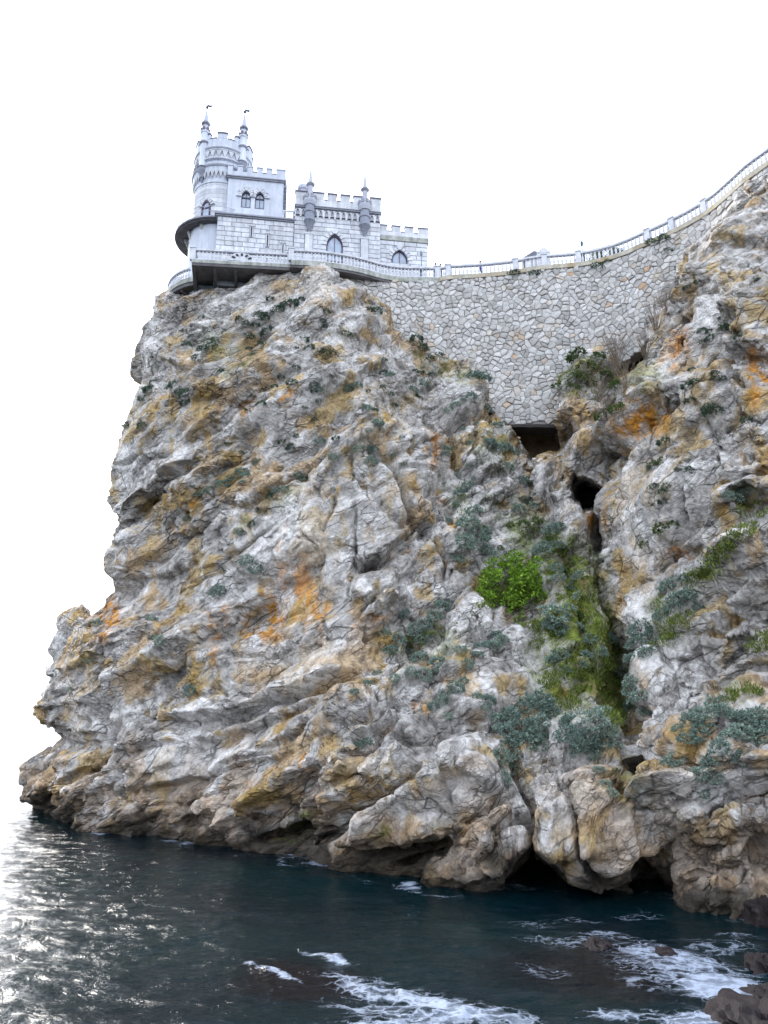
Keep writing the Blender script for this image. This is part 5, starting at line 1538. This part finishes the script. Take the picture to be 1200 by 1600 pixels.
_tr = random.Random(90)
for cx, cy, rx, ry, n, kd in [(400,520,120,60,16,'dark'),(480,640,110,70,14,'dark'),(350,740,60,50,6,'grey'),(630,600,60,50,10,'dark'),(725,700,40,80,12,'grey'),(1100,540,60,120,12,'dark'),(1040,760,50,90,8,'dark'),(600,720,50,60,6,'grey'),(260,620,50,50,6,'dark'),(890,930,30,90,8,'olive'),(800,880,40,60,6,'olive')]:
    for _ in range(n):
        a = _tr.uniform(0, 6.28); r = math.sqrt(_tr.random())
        SH.append((kd, cx+rx*r*math.cos(a), cy+ry*r*math.sin(a), _tr.uniform(3.5, 7.5)))
def region(px, py):
    if py < 440 and px > 690: return 'on the retaining wall'
    if px > 1000 and py < 720: return 'on the upper right cliff'
    if px > 970 and py < 1060: return 'on the middle right cliff'
    if px > 970: return 'on the lower right cliff'
    if px > 845 and py < 700: return 'on the hump below the wall'
    if px > 840 and py < 1085: return 'on the mossy gully side'
    if px > 770 and py >= 1085: return 'at the gully foot'
    if px > 700 and py < 790: return 'on the ridge below the wall'
    if px > 545 and py < 680: return 'on the shoulder beside the wall'
    if px > 690 and py < 930: return 'left of the bright bush'
    if px > 545 and py >= 930: return 'on the middle slope'
    if py < 560: return 'close under the terrace'
    if px < 300: return 'on the left cliff edge'
    return 'in the headland face'
ORD = ['first', 'second', 'third', 'fourth', 'fifth', 'sixth', 'seventh', 'eighth', 'ninth', 'tenth', 'eleventh', 'twelfth', 'thirteenth', 'fourteenth']
def name_row(items, what, grp, cat):
    """items (px, py, object): labels by row and place from the left"""
    items = sorted(items, key=lambda t: t[1]); n = len(items)
    k = 1 if n <= 7 else 2 if n <= 14 else 3 if n <= 36 else 4
    rows = {2: ['upper', 'lower'], 3: ['upper', 'middle', 'lower'], 4: ['topmost', 'upper', 'lower', 'lowest']}.get(k, [''])
    for r in range(k):
        part = sorted(items[r*n//k:(r+1)*n//k], key=lambda t: t[0])
        for i, (_, _, o) in enumerate(part):
            if n == 1: lab = f'lone {what[0]}'
            else: lab = f'{ORD[min(i, 13)]} from left of the {rows[r]+" " if k > 1 else ""}{what[1]}'
            tag(o, lab, cat, grp if n > 1 else None)
LOOK = {'grey': 'grey-green shrub', 'dark': 'dark green shrub', 'olive': 'olive green shrub'}
cam_v = Vector((0, 0, CAM_H))
n_sh = 0
def place_shrub(kind, px, py, rp):
    global n_sh
    if region(px, py) == 'on the retaining wall':
        a, y, z = ray(px, py); best = None
        for s in np.arange(2, wl_s[-1], .4):
            for dz_ in np.arange(.2, 6, .3):
                q = wall_at(s, dz_, .05); u, v = project(q[None]); e = (u[0]-px)**2+(v[0]-py)**2
                if best is None or e < best[0]: best = (e, q)
        p = best[1]; nn = np.array([0, -1, .2])
    else:
        p, nn = rock_at(px, py)
        if p is None: return
    p = Vector(p); nn = Vector(nn)
    dist = (p-cam_v).length
    r = rp*dist/1240*1.3
    up = (nn*.55 + Vector((0, -.15, .75))).normalized()
    rot = up.to_track_quat('Z', 'Y').to_matrix().to_4x4() @ Matrix.Rotation(_sr.uniform(0, 6.28), 4, 'Z')
    sc = Matrix.Diagonal((r*_sr.uniform(.9, 1.2), r*_sr.uniform(.9, 1.2), r*_sr.uniform(.85, 1.15), 1))
    wh = region(px, py)
    size = 'large' if rp >= 16 else 'small' if rp < 9 else 'rounded'
    me = _sr.choice(VAR[kind])
    base = p + up*r*.05
    if rp >= 12:
        root = empty('shrub'); root.matrix_world = Matrix.Translation(base) @ rot @ sc
        link('foliage', me, None, root); link('stems', _sr.choice(STEMS), None, root)
    else:
        root = link('shrub', me); root.matrix_world = Matrix.Translation(base) @ rot @ sc
    SHB.setdefault((size, kind, wh), []).append((px, py, root))
    n_sh += 1
SHB = {}
for t in SH: place_shrub(*t)
for (size, kind, wh), it in SHB.items():
    name_row(it, (f'{size} {LOOK[kind]} {wh}', f'{size} {LOOK[kind]}s {wh}'), f'{size} {LOOK[kind]}s {wh}', 'shrub')

# ---- the bright green bush
def bright_bush():
    p, nn = rock_at(803, 955)
    p = Vector(p); rng = random.Random(8)
    dist = (p-cam_v).length; k = dist/1240
    root = empty('bright_bush', p + Vector((0, .2, -.1)))
    tag(root, 'big rounded bright green leafy bush in the middle of the gully slope', 'bush')
    W_, H_ = 50*k, 54*k
    mb = MB(); pts = []; dirs = []
    lobes = []
    for i in range(84):
        d = Vector((rng.gauss(0, 1), rng.gauss(0, 1), rng.gauss(0, 1))).normalized()*rng.choice((rng.uniform(.4, .9), rng.uniform(.8, 1.12)))
        lobes.append((Vector((d.x*W_, d.y*W_*.8, H_*.9+d.z*H_*.95)), rng.uniform(.16, .42)))
    for c, lr in lobes:
        mb.tube([(0, 0, -.2), (c.x*.35, c.y*.35, c.z*.45), tuple(c)], [.05, .03, .012], 5)
        for _ in range(95):
            d = Vector((rng.gauss(0, 1), rng.gauss(0, 1), rng.gauss(.25, 1))).normalized()
            q = c + d*lr*rng.uniform(.55, 1.05)
            pts.append(q); dirs.append((d + Vector((rng.gauss(0, .5), rng.gauss(0, .5), rng.gauss(-.1, .4)))).normalized())
    me = leaves_mesh('foliage', pts, dirs, .17, rng, .55); me.materials.append(M_BRIGHT)
    link('foliage', me, None, root)
    mb.build('branches', M_BARK, root)
bright_bush()

# ---- grass and low green cover (uncountable)
GRASS = [(1120,872,36,12,-38,150),(1085,905,24,10,-38,70),(1155,835,26,12,-30,80),(1060,980,30,16,-40,90),(1035,1000,24,14,-30,50),(955,1080,22,56,-8,260),(935,1010,28,50,-10,180),(905,930,26,60,-8,140),(890,1040,36,50,-10,120),(855,985,26,10,10,80),(830,975,26,8,10,60),(835,825,30,16,0,90),(865,855,20,20,0,60),
 (905,1050,24,14,20,60),(865,1055,18,8,0,40),(885,1100,26,10,10,60),(860,1070,14,6,0,40),(900,575,44,18,-12,110),(950,600,30,30,0,80),(1190,1005,24,16,0,80),(1170,1080,22,10,0,40),(1145,1090,12,10,0,30),(700,575,50,12,16,60),(680,985,60,14,-22,60),(650,1005,50,12,-20,60),(975,1110,12,30,0,70),(920,960,14,40,-10,70),(890,870,10,30,0,50),(1040,960,20,30,0,50),(1175,800,24,20,0,60),(780,880,20,12,0,30),(720,780,12,26,0,40),(755,945,14,8,0,25),(840,1000,12,16,0,30)]
def grass():
    rng = random.Random(44); pts = []; dirs = []
    for cx, cy, rx, ry, tl, n in GRASS:
        c, s_ = math.cos(R(tl)), math.sin(R(tl))
        for _ in range(int(n*.8)):
            a = rng.uniform(0, 6.28); r = math.sqrt(rng.random())
            x, y = rx*r*math.cos(a), ry*r*math.sin(a)
            p, nn = rock_at(cx+x*c-y*s_, cy+x*s_+y*c)
            if p is None: continue
            for _ in range(rng.choice((4, 8, 14))):
                d = (Vector(nn)*.5 + Vector((rng.gauss(0, .5), rng.gauss(-.1, .5), rng.uniform(.3, 1.0)))).normalized()
                pts.append(Vector(p)+Vector((rng.gauss(0, .09), rng.gauss(0, .09), rng.gauss(0, .06)))); dirs.append(d)
    me = leaves_mesh('grass', pts, dirs, .16, rng, .26); me.materials.append(M_GRASS)
    tag(link('grass', me), 'bright green grass growing in the gully and on cliff ledges', 'grass', kind='stuff')
grass()

# ---- bare twig shrubs hanging at the right end of the wall
def twig_bush(px, py, hp, seed):
    rng = random.Random(seed); p, nn = rock_at(px, py)
    if p is None: return
    p = Vector(p); k = (p-cam_v).length/1240; H_ = hp*k
    mb = MB()
    for _ in range(26):
        a = rng.uniform(-1, 1); b = rng.uniform(-.6, .25)
        tip = Vector((a*.45*H_, b*.4*H_-.3, H_*rng.uniform(.55, 1)))
        m1 = tip*.5 + Vector((rng.gauss(0, .06), rng.gauss(0, .06), 0))*H_
        r0 = .016
        mb.tube([(rng.gauss(0, .1), rng.gauss(0, .1), -.1), tuple(m1), tuple(tip)], [r0, r0*.7, r0*.35], 4)
        for _ in range(3):
            q = m1.lerp(tip, rng.random()); e = q + Vector((rng.gauss(0, .16), rng.gauss(0, .12), rng.uniform(.05, .22)))*H_
            mb.tube([tuple(q), tuple(e)], [r0*.5, r0*.25], 3)
    o = mb.build('bare_twigs', M_TWIG); o.location = p
    TWB.append((px, py, o))
TWB = []
for i, t in enumerate([(950,600,50),(965,575,60),(985,560,60),(1000,535,55),(935,630,40),(975,610,55),(1010,560,50),(1020,510,50),(960,560,45),(1035,490,40),(945,655,40),(920,600,36)]): twig_bush(*t, 500+i)
name_row(TWB, ('leafless tan twig bush by the wall', 'leafless tan twig bushes beside the wall'), 'dry twig bushes beside the wall', 'dry shrub')

# ---- rocks in the sea
M_WET = mat_plain('wet_brown_rock', (.016, .011, .012), .6, .4, 2.5, .7, 8, .08, spec=.25)
def sea_rock(px, py, w, h, label, seed, flat=.5):
    c = at_z(px, py, 0.0); k = np.linalg.norm(c-np.array([0, 0, CAM_H]))/1240
    n, m = 40, 22; V = []
    for i in range(m+1):
        f = math.pi*i/m
        for j in range(n):
            a = 2*math.pi*j/n; V.append((math.sin(f)*math.cos(a), math.sin(f)*math.sin(a), math.cos(f)))
    V = np.array(V); Q = V*1.2 + seed*3.1
    d = 1 + .35*fbm(Q, 3, seed) ; fa, _, _ = facet(Q, .9, .3, .1, seed+5); d += fa + .06*fbm(Q*5, 3, seed+2)
    P = V*d[:, None]*np.array([w*k, w*k*1.3, h*k])
    F = [(i*n+j, (i+1)*n+j, (i+1)*n+(j+1) % n, i*n+(j+1) % n) for i in range(m) for j in range(n)]
    me = np_mesh('sea_rock', P, np.array(F), False)
    o = link('sea_rock', me, M_WET, None, (c[0], c[1], -.10*h*k))
    tag(o, label, 'rock')
sea_rock(932, 1482, 20, 15, 'small dark wet rock breaking the surface nearest the cracked boulder', 1)
sea_rock(1040, 1492, 14, 8, 'low brown rock awash in the foam below the right cliff', 2)
sea_rock(1192, 1512, 20, 18, 'rounded brown rock at the right edge of the picture in foam', 4)
sea_rock(1175, 1606, 52, 30, 'large purple-brown rock in the bottom right corner of the sea', 5)
sea_rock(1198, 1556, 22, 14, 'brown rock between the corner rock and the rounded rock at the right edge', 6)
sea_rock(1192, 1438, 26, 26, 'tawny boulder at the foot of the right cliff by the water edge', 8)

# ================================================================== on the path: people, lamps, kiosk, trees
def path_point(px, back, up=.26):
    s = float(np.interp(px, mono, s_path))
    p = np.array([np.interp(s, s_path, P_[:, i]) for i in range(3)])
    q = np.array([np.interp(s+.2, s_path, P_[:, i]) for i in range(3)]); t = (q-p)[:2]; t /= np.linalg.norm(t)
    return Vector((p[0]-t[1]*back, p[1]+t[0]*back, p[2]+up)), math.atan2(t[1], t[0])
def person_mat(name, legs, coat, skin):
    m, nt, b = new_mat(name)
    sx = N(nt, 'ShaderNodeSeparateXYZ'); nt.links.new(coords(nt), sx.inputs[0])
    d = N(nt, 'ShaderNodeMath', operation='DIVIDE'); nt.links.new(sx.outputs[2], d.inputs[0]); d.inputs[1].default_value = 1.8
    r = ramp(nt, d.outputs[0], [(0, (.02, .02, .02)), (.05, legs), (.47, coat), (.835, skin)]); r.color_ramp.interpolation = 'CONSTANT'
    n = noise_node(nt, 12, 4, .6, coords(nt)); f = ramp(nt, n.outputs[0], [(.3, (.75,)*3), (.7, (1.2,)*3)])
    nt.links.new(mixc(nt, 1.0, r.outputs[0], f.outputs[0], 'MULTIPLY'), b.inputs['Base Color']); b.inputs['Roughness'].default_value = .85
    return m
def person(px, label, legs, coat, face_dir, h=1.7):
    p, a = path_point(px, .62)
    if px < 695: p, a = Vector(to_world(face(px, 418, -1.5)[0], -1.52, .3)), TH
    J = {'pel': (0, 0, .93), 'sp': (0, -.02, 1.15), 'ch': (0, -.05, 1.36), 'nk': (0, -.07, 1.49), 'hd0': (0, -.09, 1.58), 'hd1': (0, -.09, 1.70)}
    V = [J['pel'], J['sp'], J['ch'], J['nk'], J['hd0'], J['hd1']]
    rad = [(.15, .11), (.14, .10), (.17, .11), (.055, .055), (.085, .10), (.075, .09)]
    E = [(0, 1), (1, 2), (2, 3), (3, 4), (4, 5)]
    for s in (-1, 1):
        n = len(V)
        V += [(s*.19, -.05, 1.42), (s*.25, -.12, 1.16), (s*.20, -.36, 1.06), (s*.19, -.44, 1.07)]
        rad += [(.062, .062), (.048, .048), (.036, .036), (.030, .04)]
        E += [(2, n), (n, n+1), (n+1, n+2), (n+2, n+3)]
        n = len(V)
        V += [(s*.09, 0, .86), (s*.11, -.02, .48), (s*.12, .03, .09), (s*.13, -.12, .04)]
        rad += [(.095, .095), (.065, .065), (.045, .05), (.04, .035)]
        E += [(0, n), (n, n+1), (n+1, n+2), (n+2, n+3)]
    me = bpy.data.meshes.new('person'); me.from_pydata(V, E, []); me.update()
    o = link('person', me, person_mat('clothes', legs, coat, (.45, .28, .20)))
    sk = o.modifiers.new('skin', 'SKIN')
    for sv, r in zip(me.skin_vertices[0].data, rad): sv.radius = r
    me.skin_vertices[0].data[0].use_root = True
    ss = o.modifiers.new('subd', 'SUBSURF'); ss.levels = 2; ss.render_levels = 2
    o.location = p; o.rotation_euler = (0, 0, a+face_dir); o.scale = (h/1.8,)*3
    hair = MB().lathe([(.095, 1.60), (.108, 1.66), (.10, 1.73), (.06, 1.785), (0, 1.80)], 0, -.075, 14).build('hair', M_IRON, o, True)
    tag(o, label, 'person')
person(680, 'person in dark clothes leaning on the balustrade nearest the castle corner', (.012, .012, .018), (.015, .015, .022), .15)
person(688, 'person in black beside another at the balustrade, the one farther from the castle', (.01, .01, .014), (.02, .018, .03), -.15, 1.66)
person(750, 'person in blue standing alone behind the path balustrade', (.03, .04, .12), (.05, .07, .35), .5, 1.6)

def lamp_post(p, h, label, mat, head=True):
    t = empty('lamp_post', p)
    MB().lathe([(.09, 0), (.09, .5), (.05, .55), (.04, h)], 0, 0, 10).build('post', mat, t, True)
    if head:
        MB().lathe([(.04, h), (.10, h+.05), (.13, h+.3), (.05, h+.42), (.0, h+.55)], 0, 0, 10).build('lantern', mat, t, True)
    MB().box(-.16, .16, -.10, .10, .15, .95).build('base_box', mat, t)
    tag(t, label, 'lamp post')
pp, _ = path_point(910, .45)
lamp_post(pp, 1.75, 'blue-green lamp post behind the path balustrade near the dark tree', M_LAMP)
u_, _z = face(659, 425, -1.6)
lamp_post(Vector(to_world(u_, -1.55, .3)), 2.3, 'thin grey-blue lamp post on the terrace before the right end of the castle', mat_plain('grey_blue_paint', (.22, .27, .34), .5, .15, 5, 0))
pp, _ = path_point(876, 2.2)
mp_ = MB().lathe([(.035, 0), (.02, 3.2)], 0, 0, 8).lathe([(.05, 0), (.05, .2), (.036, .22)], 0, 0, 8).build('mast', M_SPIRE, None, True, pp)
tag(mp_, 'very thin pale mast behind the path balustrade beside the kiosk roof', 'mast')

# kiosk roof and ornamental pediment behind the rail
pp, a_k = path_point(835, 2.3)
ks = empty('kiosk', pp, a_k); tag(ks, 'small grey gabled kiosk roof showing over the path balustrade', 'kiosk')
def rz(px, py, Y):
    a, y, z = ray(px, py); return CAM_H + z*Y/y
zt = float(rz(835, 399, pp.y))-pp.z; ze = zt-.55
MB().box(-.75, .75, -.5, .5, 0, ze).build('wall', M_PLASTER, ks)
MB().add([(-1.0, -.7, ze-.08), (1.0, -.7, ze-.08), (1.0, .7, ze-.08), (-1.0, .7, ze-.08), (0, -.7, zt-.08), (0, .7, zt-.08), (-1.0, -.7, ze), (1.0, -.7, ze), (1.0, .7, ze), (-1.0, .7, ze), (0, -.7, zt), (0, .7, zt)],
  [(6, 7, 10), (9, 11, 8), (6, 10, 11, 9), (7, 8, 11, 10), (0, 4, 1), (3, 2, 5), (0, 3, 5, 4), (1, 4, 5, 2), (0, 1, 7, 6), (2, 3, 9, 8), (1, 2, 8, 7), (3, 0, 6, 9)]).build('roof', M_TRIM, ks)
MB().box(-.35, .35, -.53, -.503, .3, ze-.3).build('shutter', M_TRIM, ks)
pp, a_k = path_point(850, .2)
pe = empty('gate_pier', pp, a_k); tag(pe, 'broad white pier with rounded top in the path balustrade beside the kiosk', 'pier')
MB().box(-.42, .42, -.1, .3, 0, 1.25).build('shaft', M_RAIL, pe)
MB().front([(-.5, 1.25), (.5, 1.25), (.5, 1.38), (.32, 1.42)] + [(.3*math.cos(R(t)), 1.42+.26*math.sin(R(t))) for t in range(15, 180, 15)] + [(-.32, 1.42), (-.5, 1.38)], -.14, .34).build('cap', M_RAIL, pe)

# ground behind the path and dark trees on it
hx = []; n_h = 30
Hp, hs = resample(np.vstack([[to_world(9, 8, 0)], PW[1:]]), 1.0)
Ht = np.gradient(Hp[:, :2], axis=0); Ht /= np.linalg.norm(Ht, axis=1)[:, None]
G = np.zeros((14, len(Hp), 3))
for i, o in enumerate(np.linspace(3.0, 34, 14)):
    G[i, :, 0] = Hp[:, 0]-Ht[:, 1]*o; G[i, :, 1] = Hp[:, 1]+Ht[:, 0]*o; G[i, :, 2] = Hp[:, 2]+.2-.02*o
Gf = G.reshape(-1, 3); Gf[:, 2] += .3*fbm(Gf/6, 3, 71)
hill = link('hill_behind', np_mesh('hill_behind', Gf, grid_faces(14, len(Hp))[:, ::-1], True), mat_plain('dry_hill_soil', (.16, .13, .08), .95, .3, 1, .5, 6, .05))
tag(hill, kind='structure')
def small_tree(px, py_top, wpx, label, seed):
    pp, _ = path_point(px, 4.2); rng = random.Random(seed)
    top = float(rz(px, py_top, pp.y))-pp.z; k = 1/19.0; r = wpx*k/2
    t = empty('tree', pp); tag(t, label, 'tree', None)
    MB().tube([(0, 0, -.3), (.05, 0, top*.4), (0, .05, top*.75)], [.16, .11, .05], 8).build('trunk', M_BARK, t)
    pts = []; dirs = []
    for _ in range(26):
        c = Vector((rng.gauss(0, .45)*r, rng.gauss(0, .4)*r, top-r*.5+rng.gauss(0, .22)*r)); lr = r*rng.uniform(.25, .42)
        for _ in range(60):
            d = Vector((rng.gauss(0, 1), rng.gauss(0, 1), rng.gauss(.1, 1))).normalized(); pts.append(c+d*lr*rng.uniform(.4, 1)); dirs.append(d)
    me = leaves_mesh('crown', pts, dirs, .16, rng, .45); me.materials.append(M_DARK); link('crown', me, None, t)
small_tree(928, 394, 34, 'dark green tree crown just left of the blue-green lamp post', 61)
small_tree(948, 391, 28, 'dark green tree crown right of the lamp post behind the path', 62)
